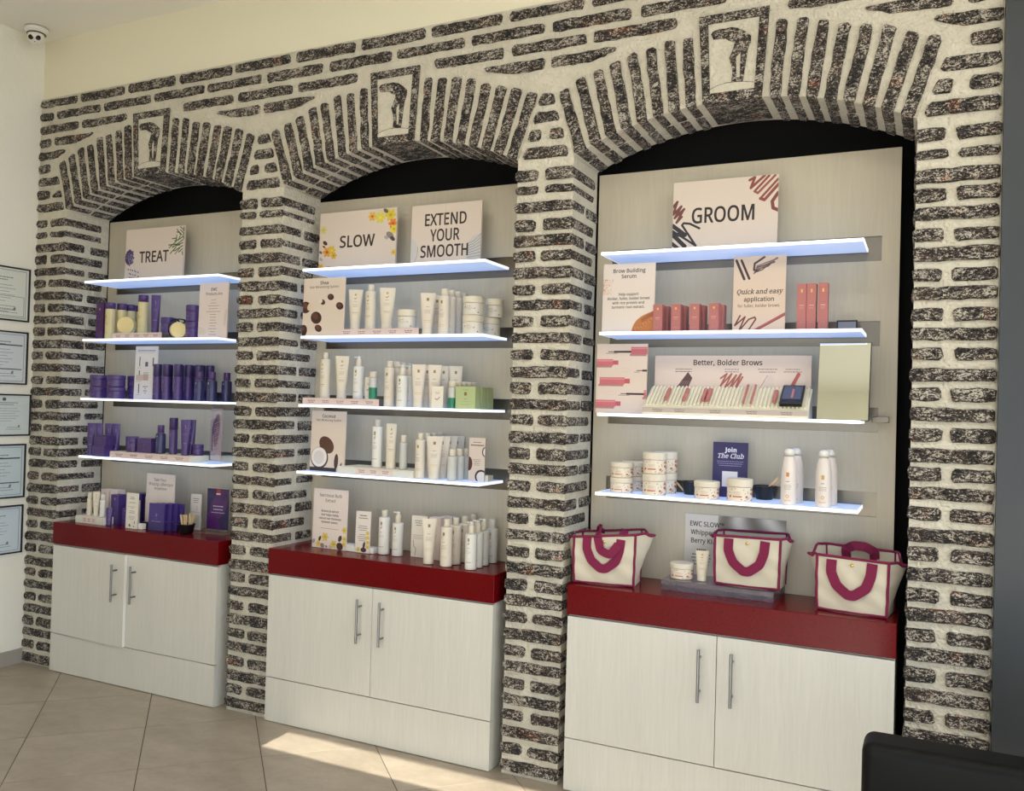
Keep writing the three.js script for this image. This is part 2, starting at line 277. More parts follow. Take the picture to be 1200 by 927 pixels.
    for (const [x, y, a, b, c] of [[95, 490, 14, 26, '#3a332e'], [345, 470, 20, 32, '#4a4038'], [345, 545, 40, 36, '#4a3230'], [20, 520, 16, 24, '#a09890'], [130, 555, 26, 22, '#8d7f70'], [230, 560, 20, 16, '#c9b4a0'], [180, 560, 14, 10, '#7d6f68']]) blob(g, x, y, a, b, 0.4, c);
  }, '#e2d4cc'),
  narcissusSmall: () => sheet('narcissusSmall', 220, 540, (g, w, h) => { lines(g, w * 0.5, 50, [110], 10, 12, '#4a4038'); lines(g, w * 0.5, 85, [140], 10, 10, '#5a5048'); lines(g, w * 0.5, 190, [130, 150, 110], 26, 8, '#6d6560'); lines(g, w * 0.5, 300, [100, 140, 140, 110], 26, 8, '#6d6560'); for (const [x, y, r] of [[185, 280, 26], [190, 340, 26], [190, 400, 28], [50, 500, 30], [190, 460, 26]]) flower(g, x, y, r, '#d9c05a', '#c9a03a'); blob(g, 135, 440, 18, 46, 0.2, '#3f3a3a'); blob(g, 130, 500, 44, 30, 0, '#4a2c30'); }, '#e4dad0'),
  foliageCard: () => sheet('foliageCard', 220, 540, (g, w, h) => { lines(g, 100, 60, [110, 100, 80], 28, 9, '#5d5652'); stroke(g, [[30, 320], [40, 400], [70, 430], [60, 520]], 6, '#5a5450'); lines(g, 90, 250, [140, 120, 130], 22, 6); }, '#e0d8ca'),
  browSerum: () => sheet('browSerum', 440, 580, (g, w, h) => {
    text(g, 'Brow Building', w * 0.5, h * 0.105, 44); text(g, 'Serum', w * 0.5, h * 0.185, 44);
    ['Help support', 'thicker, fuller, bolder brows', 'with rice protein and', 'turmeric root extract.'].forEach((s, i) => text(g, s, w * 0.5, h * (0.445 + i * 0.062), 29));
    for (let k = 0; k < 90; k++) blob(g, (k * 17) % 88 * Math.abs(Math.sin(k)), 130 + (k * 29) % 130, 4, 3, k, k % 3 ? '#d3a58a' : '#b9785a');
    g.fillStyle = '#b4713e'; g.beginPath(); g.moveTo(255, 580); g.quadraticCurveTo(262, 470, 380, 425); g.lineTo(440, 400); g.lineTo(440, 580); g.fill();
    g.fillStyle = '#9a5a38'; g.beginPath(); g.moveTo(330, 470); g.quadraticCurveTo(400, 420, 440, 404); g.lineTo(440, 440); g.quadraticCurveTo(380, 470, 340, 500); g.fill();
    for (let k = 0; k < 14; k++) blob(g, 280 + k * 11, 560 - k * 7, 16, 10, k, k % 2 ? '#c27f48' : '#a8663a');
  }, '#dccfc4'),
  quick: () => sheet('quick', 410, 600, (g, w, h) => {
    stroke(g, [[20, 30], [85, 180]], 20, '#3d2f30'); stroke(g, [[60, 30], [125, 178]], 18, '#3d2f30');
    for (let k = 0; k < 7; k++) stroke(g, [[160 + k * 4, 100 - k * 10 + 40], [200 + k * 24, 100 - k * 14 + (k % 2) * 16 + 10], [340 - k * 6, 20 + k * 4]], 9, k % 2 ? '#5d4a48' : '#7d6a66'); stroke(g, [[240, 12], [165, 60], [160, 110], [190, 120]], 16, '#4a3a3a');
    text(g, 'Quick and easy', w * 0.5, h * 0.47, 50, { style: 'italic', face: 'serif' }); text(g, 'application', w * 0.5, h * 0.57, 48); text(g, 'for fuller, bolder brows.', w * 0.5, h * 0.655, 33, { squeeze: 0.95 });
    stroke(g, [[20, 545], [60, 470], [20, 548], [100, 480], [52, 592], [130, 500], [176, 484], [184, 500], [120, 600]], 12, '#6d3a34'); stroke(g, [[185, 585], [410, 462]], 24, '#a85a58'); stroke(g, [[185, 590], [410, 470]], 6, '#7c3f40');
  }, '#d4bea9'),
  lipCard: () => sheet('lipCard', 440, 580, (g, w, h) => {
    const tube = (x, y, l, hgt, r) => { g.fillStyle = '#a87f78'; g.fillRect(x - 10, y + hgt - 4, l, 18); g.fillStyle = '#c46a70'; g.fillRect(x, y, l, hgt); g.fillStyle = '#d58a8c'; g.fillRect(x, y + 8, l, 10); if (r) { g.fillStyle = '#b85a62'; g.fillRect(x + l, y + 10, 46, hgt - 20); } };
    const wand = (x, y, l) => { g.fillStyle = '#3a2c2c'; g.fillRect(x + 50, y, l - 50, 16); g.fillRect(x, y + 5, 60, 6); g.fillStyle = '#a08880'; g.fillRect(x - 20, y + 18, l * 0.5, 6); };
    tube(298, 26, 142, 62); wand(100, 58, 200); tube(-10, 128, 155, 56, 1); wand(350, 214, 92); tube(30, 280, 220, 60, 1); tube(418, 384, 30, 60); wand(218, 408, 200); tube(-10, 470, 185, 58, 1);
    g.strokeStyle = '#d0bcae'; g.lineWidth = 3; for (const [x, y] of [[230, 218], [115, 412]]) { g.beginPath(); g.ellipse(x, y, 64, 14, 0, 0, 7); g.stroke(); }
  }, '#d8c6b8'),
  better: () => sheet('better', 1000, 400, (g, w, h) => {
    text(g, 'Better, Bolder Brows', w * 0.48, 46, 48);
    lines(g, 195, 88, [110, 110], 16, 6, '#7d6a66'); lines(g, 510, 88, [90, 90], 16, 6); lines(g, 735, 86, [120, 100], 18, 6); lines(g, 890, 86, [90, 110], 16, 6);
    g.fillStyle = '#5a3f42'; g.beginPath(); g.moveTo(130, 240); g.lineTo(225, 110); g.lineTo(255, 150); g.lineTo(215, 240); g.fill(); for (let k = 0; k < 4; k++) stroke(g, [[140 + k * 18, 235], [190 + k * 14, 170]], 4, '#8d7272');
    stroke(g, [[440, 150], [480, 120], [440, 200], [510, 120], [460, 230], [540, 128], [490, 235], [570, 120], [530, 230], [580, 140]], 11, '#9a5a50');
    stroke(g, [[680, 230], [735, 130]], 4, '#8d7f7a'); blob(g, 745, 180, 30, 52, 0.2, '#cfc0ba'); stroke(g, [[870, 230], [925, 120]], 22, '#b05a55');
  }, '#d6c5bb'),
  club: () => sheet('club', 300, 470, (g, w, h) => { text(g, 'Join', w * 0.52, h * 0.14, 54, { col: '#e9e6ee', style: 'bold' }); text(g, 'The Club', w * 0.5, h * 0.25, 54, { col: '#e9e6ee', style: 'italic', face: 'serif' }); lines(g, w * 0.5, h * 0.345, [230, 220, 190], 18, 5, '#a79fc4'); g.fillStyle = '#d9d7dc'; g.fillRect(w * 0.28, h * 0.53, w * 0.44, w * 0.44); }, '#2d2657', 0.5),
  berryKit: () => sheet('berryKit', 640, 430, (g, w, h) => { g.fillStyle = '#d6d0c6'; g.fillRect(0, 0, 215, h);
    for (let x = 215; x < w; x += 2) for (let y = 0; y < h; y += 6) { const t = 0.5 + 0.5 * Math.sin(x * 0.035 + Math.sin(y * 0.012 + x * 0.004) * 2.2), q = Math.round(118 + 92 * t); g.fillStyle = `rgb(${q + 6},${q - 4},${q - 18})`; g.fillRect(x, y, 2, 6); }
    g.textAlign = 'left'; text(g, 'EWC SLOW\u2122', 30, 60, 40); text(g, 'Whipped', 38, 112, 40); text(g, 'Berry Kit', 38, 164, 40); g.textAlign = 'center'; lines(g, 110, 215, [60], 10, 10, INK); lines(g, 110, 246, [120, 130, 110, 100], 20, 6, '#4a4440');
  }, '#a3978a'),
  twisted: () => sheet('twisted', 300, 600, (g, w, h) => { blob(g, 160, 250, 80, 200, 0.2, '#8d6f86'); blob(g, 110, 200, 60, 120, 0.6, '#6a5270'); lines(g, 150, 160, [180], 10, 40, '#5a4560'); for (let k = 0; k < 12; k++) stroke(g, [[100, 180 + k * 28], [220, 150 + k * 28]], 9, k % 2 ? '#a88a94' : '#c4a4a0'); g.fillStyle = '#3a2c4a'; g.fillRect(26, 220, 26, 280); }, '#c0b2b8'),
  stripPink: () => sheet('stripPink', 512, 48, (g, w) => { for (let k = 0; k < 5; k++) lines(g, w * (0.12 + 0.19 * k), 16, [50, 40], 12, 6, '#8d7670'); }, '#dbc5bd'),
  stripTaupe: () => sheet('stripTaupe', 1024, 48, (g, w) => { for (const q of [0.1, 0.24, 0.46, 0.68, 0.88]) lines(g, w * q, 12, [70, 60], 12, 5, '#6f6259'); g.fillStyle = '#e2d8bd'; g.fillRect(0, 34, w, 14); }, '#b9aca2'),
  stripWhite: () => sheet('stripWhite', 512, 48, (g, w) => { g.fillStyle = '#dbc9be'; g.fillRect(w * 0.25, 0, w * 0.5, 48); for (let k = 0; k < 3; k++) lines(g, w * (0.33 + 0.16 * k), 14, [44, 36], 12, 6, '#8d7670'); }, '#d9d7cb'),
  // wrap-round labels for bottles, tubes and jars (front at u = 0.5)
  creamLabel: () => sheet('creamLabel', 512, 512, (g, w, h) => { g.fillStyle = '#b49a4e'; g.fillRect(246, 60, 22, 30); stroke(g, [[240, 130], [256, 138], [270, 118]], 7, '#9a3b30'); lines(g, 256, 170, [40], 10, 7, '#8d7f70'); lines(g, 256, 215, [74, 60, 70], 16, 5, '#a89a88'); lines(g, 256, 330, [86], 10, 7, '#9a8a76'); lines(g, 256, 352, [70], 10, 5, '#a89a88'); }, '#d9ceb8', 0.38),
  goldLabel: () => sheet('goldLabel', 512, 512, (g, w, h) => { g.fillStyle = '#8a7436'; g.fillRect(242, 70, 28, 40); lines(g, 256, 190, [40], 10, 7, '#8d7f70'); lines(g, 256, 235, [90, 70, 84, 80], 15, 5, '#a89a88'); lines(g, 256, 380, [100], 10, 8, '#c9ac78'); lines(g, 256, 404, [90], 10, 5, '#c9ac78'); }, '#dacfbe', 0.38),
  whiteLabel: () => sheet('whiteLabel', 512, 512, (g, w, h) => { g.fillStyle = '#8a7a3a'; g.fillRect(244, 60, 26, 46); stroke(g, [[244, 140], [256, 150], [268, 120]], 8, '#b03030'); lines(g, 256, 200, [50], 10, 7, '#8d8a84'); lines(g, 256, 240, [80, 84, 70], 16, 5, '#a8a49a'); lines(g, 256, 400, [90], 10, 8, '#a06a6a'); }, '#dedcd3', 0.35),
  jarLabel: () => sheet('jarLabel', 1024, 256, (g, w, h) => { g.fillStyle = '#4a4a48'; g.fillRect(440, 70, 12, 34); lines(g, 510, 70, [70], 10, 8, '#5d5650'); lines(g, 520, 100, [120, 100, 60], 20, 6, '#a89a88'); stroke(g, [[590, 120], [606, 130], [620, 100]], 8, '#a8433a'); g.fillStyle = '#3a3a40'; g.fillRect(660, 190, 20, 22); }, '#dad4c6', 0.35),
  berryJar: () => sheet('berryJar', 1024, 256, (g, w, h) => {
    const hs = (k, m) => { const q = Math.sin(k * 127.1 + m * 311.7) * 43758.5453; return q - Math.floor(q); };
    for (let k = 0; k < 110; k++) { const x = hs(k, 1) * 1024, y = 24 + hs(k, 2) * 208; if (Math.abs(x - 512) < 70 && y > 60 && y < 210) continue; k % 5 === 0 ? (blob(g, x, y, 20, 24, 0.3, '#bf7440'), blob(g, x + 5, y + 6, 9, 11, 0, '#a8553a')) : blob(g, x, y, 7 + k % 5, 5 + k % 4, k, ['#8a5238', '#b08a54', '#6d5a3e', '#7d4a3c'][k % 4]); }
     g.fillStyle = '#b5583c'; g.fillRect(452, 156, 120, 22); lines(g, 512, 80, [80, 100, 70], 20, 6, '#a88a70');
  }, '#e0d5c2', 0.4),
  sunBottle: () => sheet('sunBottle', 512, 512, (g, w, h) => { g.fillStyle = '#c07a2e'; g.fillRect(240, 170, 32, 44); lines(g, 256, 260, [34], 10, 8, '#7d7570'); lines(g, 256, 300, [80, 84, 76, 60], 15, 5, '#8d857e'); g.strokeStyle = '#d09a62'; g.lineWidth = 8; g.beginPath(); g.arc(256, 420, 14, 0, 7); g.stroke(); lines(g, 256, 460, [70], 10, 8, '#d08a52'); }, '#e0d6ce', 0.3),
  sunBottle2: () => sheet('sunBottle2', 512, 512, (g, w, h) => { g.fillStyle = '#c4982c'; g.fillRect(242, 180, 30, 44); lines(g, 256, 262, [34], 10, 8, '#7d7570'); lines(g, 256, 302, [84, 80, 78], 16, 5, '#8d857e'); g.strokeStyle = '#d09a62'; g.lineWidth = 8; g.beginPath(); g.arc(256, 410, 14, 0, 7); g.stroke(); lines(g, 256, 456, [70], 10, 8, '#d08a52'); }, '#e0d6ce', 0.3),
  purpleLabel: () => sheet('purpleLabel', 512, 512, (g) => { stroke(g, [[246, 90], [262, 120], [252, 150]], 8, '#8f7cb8'); lines(g, 256, 220, [60, 70], 18, 6, '#7564a4'); lines(g, 256, 380, [70], 10, 7, '#9a8ab4'); }, '#4c3670', 0.3),
  purpleJar: () => sheet('purpleJar', 1024, 256, (g) => { g.fillStyle = '#6a58a0'; g.fillRect(0, 60, 1024, 5); lines(g, 512, 110, [120, 90], 26, 7, '#8a78b4'); lines(g, 470, 200, [60], 10, 12, '#a8845a'); }, '#4c366e', 0.3),
  purpleBox: () => sheet('purpleBox', 200, 400, (g) => { g.fillStyle = '#a8a0c8'; g.fillRect(90, 44, 18, 30); stroke(g, [[96, 100], [110, 150], [90, 200]], 5, '#5d4a92'); lines(g, 100, 240, [70, 60], 14, 5, '#7564a4'); }, '#4a3678', 0.45),
  plumBox: () => sheet('plumBox', 200, 600, (g) => { g.fillStyle = '#c4a05e'; g.fillRect(86, 90, 22, 34); lines(g, 100, 260, [70, 60], 14, 5, '#6a4a84'); }, '#4a2458', 0.45),
  yellowLabel: () => sheet('yellowLabel', 512, 512, (g) => { stroke(g, [[250, 110], [258, 140], [250, 160]], 8, '#8a6a3a'); lines(g, 256, 230, [60, 70, 50], 18, 6, '#a8935e'); lines(g, 256, 400, [60], 10, 6, '#a8935e'); }, '#d2c594', 0.25),
  indigo: () => sheet('indigo', 512, 256, (g) => { blob(g, 256, 40, 10, 12, 0, '#9a94c0'); lines(g, 256, 110, [70, 60, 64], 20, 5, '#6a64a8'); }, '#34335f', 0.25),
  pinkBox: () => sheet('pinkBox', 200, 600, (g) => { g.fillStyle = '#e2b05c'; g.fillRect(82, 70, 38, 46); g.fillStyle = '#e8c4b4'; g.fillRect(48, 280, 104, 7); lines(g, 100, 310, [100, 80], 16, 6, '#d09a90'); lines(g, 100, 500, [70], 10, 6, '#cf958c'); }, '#b06c66', 0.5),
  greenBox: () => sheet('greenBox', 400, 400, (g) => { lines(g, 200, 56, [110], 10, 8, '#7d8a58'); g.fillStyle = '#7d6a2e'; g.fillRect(174, 100, 52, 62); lines(g, 200, 220, [60], 10, 8, '#6d7a4e'); lines(g, 200, 262, [150], 10, 7, '#8a9866'); lines(g, 200, 320, [180], 10, 8, '#8a9866'); }, '#b0bd8a', 0.5),
  pinkSlim: () => sheet('pinkSlim', 200, 500, (g) => { g.fillStyle = '#9a8a76'; g.fillRect(86, 60, 24, 30); lines(g, 100, 200, [90, 70, 80], 16, 5); }, '#e0cfc4', 0.6),
  whiteCarton: () => sheet('whiteCarton', 200, 300, (g) => { lines(g, 100, 80, [90, 70], 18, 6, '#8d8478'); stroke(g, [[60, 170], [95, 185], [140, 150]], 10, '#7a3a36'); }, '#e4dccb', 0.6),
  permit: (k) => sheet('permit' + k, 480, 420, (g, w, h) => {
    g.strokeStyle = '#8d9296'; g.lineWidth = 4; if (k !== 2) g.strokeRect(18, 18, w - 36, h - 36);
    blob(g, w * 0.5, 42, 18, 18, 0, '#5d6468'); lines(g, w * 0.5, 76, [260, 180], 20, 7, '#6d7478'); if (k % 2) { g.fillStyle = '#4a5054'; g.fillRect(30, 100, w - 60, 10); g.fillRect(30, 300, w - 60, 8); }
    lines(g, w * 0.45, 140, [300, 340, 260, 330, 280, 200], 26, 5, '#8d9498'); if (k === 0) { g.strokeRect(30, 230, w - 60, 160); blob(g, 250, 270, 26, 26, 0, '#6d7478'); lines(g, 240, 310, [300, 280, 200], 22, 5, '#7d8488'); }
    lines(g, w * 0.7, 340, [120, 140], 20, 5, '#7d8488'); blob(g, w * 0.8, 330, 8, 14, 0.3, '#7d8488');
  }, ['#dfe3da', '#d5dbe0', '#d3dcdc', '#c9d8dc', '#cddae2'][k], 0.25),
};

// ------------------------------------------------------------------ measures of the place
const X = [0, 0.251, 1.557, 1.828, 3.099, 3.362, 4.654, 4.916];
const CEIL = 3.615, BTOP = 3.273, SPRING = 2.604;
const ROOM = { x0: 0, x1: 7.6, z0: 0, z1: 5.0 };
const ARCH = [(X[1] + X[2]) / 2, (X[3] + X[4]) / 2, (X[5] + X[6]) / 2];
const ACY = 1.295, RIN = 1.46, ROUT = 1.765;
const archHalf = [(X[2] - X[1]) / 2, (X[4] - X[3]) / 2, (X[6] - X[5]) / 2];
const DEPTH = 0.289;                       // brick arcade thickness
const yIn = (dx) => ACY + Math.sqrt(RIN * RIN - dx * dx);
const yOut = (dx, r = ROUT) => ACY + Math.sqrt(Math.max(0, r * r - dx * dx));
const PANEL = { l: [0.2535, 1.8145, 3.3686], w: 1.231, z: -0.292, top: 2.594 };
const CAB = { l: [0.272, 1.8318, 3.3977], r: [1.4987, 3.0557, 4.6219], gap: [0.8642, 2.439, 4.0052] };
const CTOP = 0.836, CBOT = 0.714, DOORB = 0.2144;
const SHELF_Y = [2.198, 1.8675, 1.5325, 1.206], ST = SHELF_Y.map((y) => y + 0.0065);
const SHELF = { off: 0.11, w: 1.006, z0: -0.286, z1: -0.047 };

// ------------------------------------------------------------------ bricks
// an irregular brick: outline (counter-clockwise corners) rounded and roughened, a proud face, sides running back
function roughOutline(c, r, step, j) {
  const pts = [], n = c.length;
  for (let i = 0; i < n; i++) {
    const a = c[i], b = c[(i + 1) % n], dx = b[0] - a[0], dy = b[1] - a[1], l = Math.hypot(dx, dy), rr = Math.min(r * (0.6 + rnd() * 0.8), l * 0.4), k = Math.max(1, Math.round((l - 2 * rr) / step));
    for (let q = 0; q <= k; q++) { const t = (rr + (l - 2 * rr) * q / k) / l, o = jit(j); pts.push([a[0] + dx * t - dy / l * o, a[1] + dy * t + dx / l * o]); }
  }
  return pts;
}
function brickGeo(c, front, back, r = 0.009, step = 0.036, j = 0.003) {
  const o = roughOutline(c, r, step, j), n = o.length; let cx = 0, cy = 0; for (const p of o) { cx += p[0] / n; cy += p[1] / n; }
  const f = o.map(([x, y]) => { const dx = cx - x, dy = cy - y, l = Math.hypot(dx, dy) || 1, m = Math.min(0.004, l * 0.3); return [x + (Math.abs(dx) > 0.012 ? Math.sign(dx) * m : dx * 0.2), y + (Math.abs(dy) > 0.012 ? Math.sign(dy) * m : dy * 0.2), front + jit(0.0012)]; });
  const v = [], tri = (a, b, d) => v.push(...a, ...b, ...d);
  // split the face along its long axis so that it stays flat
  const shape = f.map((p) => new THREE.Vector2(p[0], p[1]));
  for (const [a, b, d] of THREE.ShapeUtils.triangulateShape(shape, [])) tri(f[a], f[b], f[d]);
  for (let i = 0; i < n; i++) {
    const k = (i + 1) % n, a = [o[i][0], o[i][1], front - 0.0065], b = [o[k][0], o[k][1], front - 0.0065], A = [o[i][0], o[i][1], back], B = [o[k][0], o[k][1], back];
    tri(f[i], a, f[k]); tri(a, b, f[k]); tri(a, A, b); tri(A, B, b);
  }
  const g = new THREE.BufferGeometry(); g.setAttribute('position', new THREE.Float32BufferAttribute(v, 3));
  const u = metreUV(g, 2, rnd(), rnd()); u.computeVertexNormals(); return u;
}
const pickBrick = () => { const t = rnd(); return M.bricks[t < 0.6 ? 0 : t < 0.92 ? 1 : 2]; };
function brick(parent, c, back, front = 0.005 + rnd() * 0.006) { return mesh('brick', brickGeo(c, front, back), pickBrick(), parent); }
const rect = (x0, x1, y0, y1) => [[x0, y0], [x1, y0], [x1, y1], [x0, y1]];

const pillarLabel = ['narrow brick pillar beside the cream wall hung with framed permits', 'brick pillar between the TREAT and SLOW shelf units', 'brick pillar between the SLOW and GROOM shelf units', 'brick pillar beside the dark grey metal panel'];
for (let p = 0; p < 4; p++) {
  const x0 = X[p * 2], x1 = X[p * 2 + 1], w = x1 - x0;
  const g = structure('brick_pillar', pillarLabel[p], 'pillar');
  mesh('mortar', metreUV(box(x0 + (p ? 0.003 : 0), x1 - (p < 3 ? 0.003 : 0), 0, SPRING, -DEPTH, -0.005)), M.mortar, g);
  for (let j = 0; j < 37; j++) {
    const t = 2.562 - 0.0694 * j + jit(0.003), h = (j === 1 ? 0.034 : 0.046) + jit(0.003), b = t - h, eL = p ? -0.003 : 0.002, eR = p < 3 ? 0.003 : 0;
    if (j > 1 && j % 2 === 0) {
      brick(g, rect(x0 + eL, x1 + eR, b, t), -0.13 - jit(0.01));
      brick(g, rect(x1 - 0.05, x1 + eR, b + jit(0.003), t + jit(0.003)), -DEPTH + 0.004, -0.16 - jit(0.008));
      if (p) brick(g, rect(x0 + eL, x0 + 0.05, b + jit(0.003), t + jit(0.003)), -DEPTH + 0.004, -0.16 - jit(0.008));
    } else {
      const m = x0 + w * (0.43 + jit(0.025)), gp = 0.032 + jit(0.006);
      brick(g, rect(x0 + eL, m - gp / 2, b, t), -0.24); brick(g, rect(m + gp / 2, x1 + eR, b, t), -0.24 - jit(0.01));
    }
  }
}
// upper brickwork between and above the arches
const wallBrick = structure('wall_back', 'cream upper wall with old brickwork above the three arches', 'wall');
{
  const s = new THREE.Shape(); s.moveTo(0, BTOP); s.lineTo(0, SPRING);
  for (let a = 0; a < 3; a++) { s.lineTo(ARCH[a] - archHalf[a], SPRING); for (let k = 0; k <= 24; k++) { const dx = -0.735 + 1.47 * k / 24; s.lineTo(ARCH[a] + dx, yOut(dx) + 0.006); } s.lineTo(ARCH[a] + archHalf[a], SPRING); }
  s.lineTo(X[7], SPRING); s.lineTo(X[7], BTOP);
  mesh('mortar', metreUV(new THREE.ExtrudeGeometry(s, { depth: DEPTH - 0.005, bevelEnabled: false }).translate(0, 0, -DEPTH)), M.mortar, wallBrick);
  mesh('upper_plaster', metreUV(box(-0.2, ROOM.x1 + 0.2, BTOP, CEIL, -DEPTH, -0.012)), M.cream, wallBrick);
  mesh('side_plaster', metreUV(box(X[7] + 0.001, ROOM.x1 + 0.2, 0, BTOP, -DEPTH, -0.012)), M.cream, wallBrick);
  const starts = [[0.339, 0.386], [0.146, 0.3875], [0.361, 0.385], [0.136, 0.389], [0.33, 0.386]];
  for (let i = 0; i < 5; i++) {
    const t = 3.261 - 0.0755 * i, b = t - 0.045, [s0, pitch] = starts[i];
    for (let k = -1; k < 14; k++) {
      const x0 = Math.max(0.003, s0 + pitch * k + jit(0.006)), x1 = Math.min(X[7], s0 + pitch * k + pitch - 0.038 + jit(0.006)); if (x1 - x0 < 0.05 || (i === 4 && x0 > 0.3 && x1 < 4.7)) continue;
      // where an arch cuts the course, the brick ends in a point along the arch
      let run = []; const flush = () => { if (run.length > 3 && run.at(-1)[0] - run[0][0] > 0.07) { const lo = run.map(([x, y]) => [x, y]), c = [...(lo.length > 4 ? lo.filter((q, n) => n % 2 === 0 || n === lo.length - 1) : lo), [run.at(-1)[0], t + jit(0.002)], [run[0][0], t + jit(0.002)]]; brick(wallBrick, c, -0.02); } run = []; };
      let cut = false; const N = 16;
      for (let q = 0; q <= N; q++) { const x = lerp(x0, x1, q / N); let y = b; for (const a of ARCH) if (Math.abs(x - a) < 0.775) { const ya = yOut(x - a, ROUT + 0.024); if (ya > y) y = ya; if (Math.abs(x - a) < 0.15 && t < 3.14) y = 9; } if (y > b + 0.001) cut = true; if (t - y > 0.009) run.push([x, y]); else flush(); }
      if (!cut) brick(wallBrick, rect(x0, x1, b + jit(0.003), t + jit(0.003)), -0.02); else flush();
    }
  }
  const lim = (a, side, y) => ARCH[a] + side * (archHalf[a] + 0.09 * (y - SPRING) / 0.3 + 0.022);
  const quad = (a, s1, c, s2, b, t) => [[a >= 0 ? lim(a, s1, b) : s1, b], [c >= 0 ? lim(c, s2, b) : s2, b], [c >= 0 ? lim(c, s2, t) : s2, t], [a >= 0 ? lim(a, s1, t) : s1, t]];
  for (let i = 5; i < 9; i++) {
    const t = 3.261 - 0.0755 * i, b = t - 0.047;
    // left spandrel
    if (i % 2) { brick(wallBrick, rect(0.003, 0.095, b, t), -0.02); if (i === 7) brick(wallBrick, [[0.13, b + 0.004], [lim(0, -1, b) - 0.002, b], [lim(0, -1, t) - 0.002, t]], -0.02); } else brick(wallBrick, quad(-1, 0.003, 0, -1, b, t), -0.02);
    for (let a = 0; a < 2; a++) {
      if (i === 5 || i === 6 || i === 8) brick(wallBrick, quad(a, 1, a + 1, -1, b, t), -0.02);
      else { const m = (lim(a, 1, t) + lim(a + 1, -1, t)) / 2 + jit(0.01); brick(wallBrick, quad(a, 1, -1, m - 0.022, b, t), -0.02); brick(wallBrick, quad(-1, m + 0.022, a + 1, -1, b, t), -0.02); }
    }
    if (i === 5) brick(wallBrick, rect(4.816, 4.913, b, t), -0.02); else if (i === 7) { brick(wallBrick, quad(2, 1, -1, 4.765, b, t), -0.02); brick(wallBrick, rect(4.818, 4.913, b, t), -0.02); } else brick(wallBrick, quad(2, 1, -1, 4.913, b, t), -0.02);
  }
}
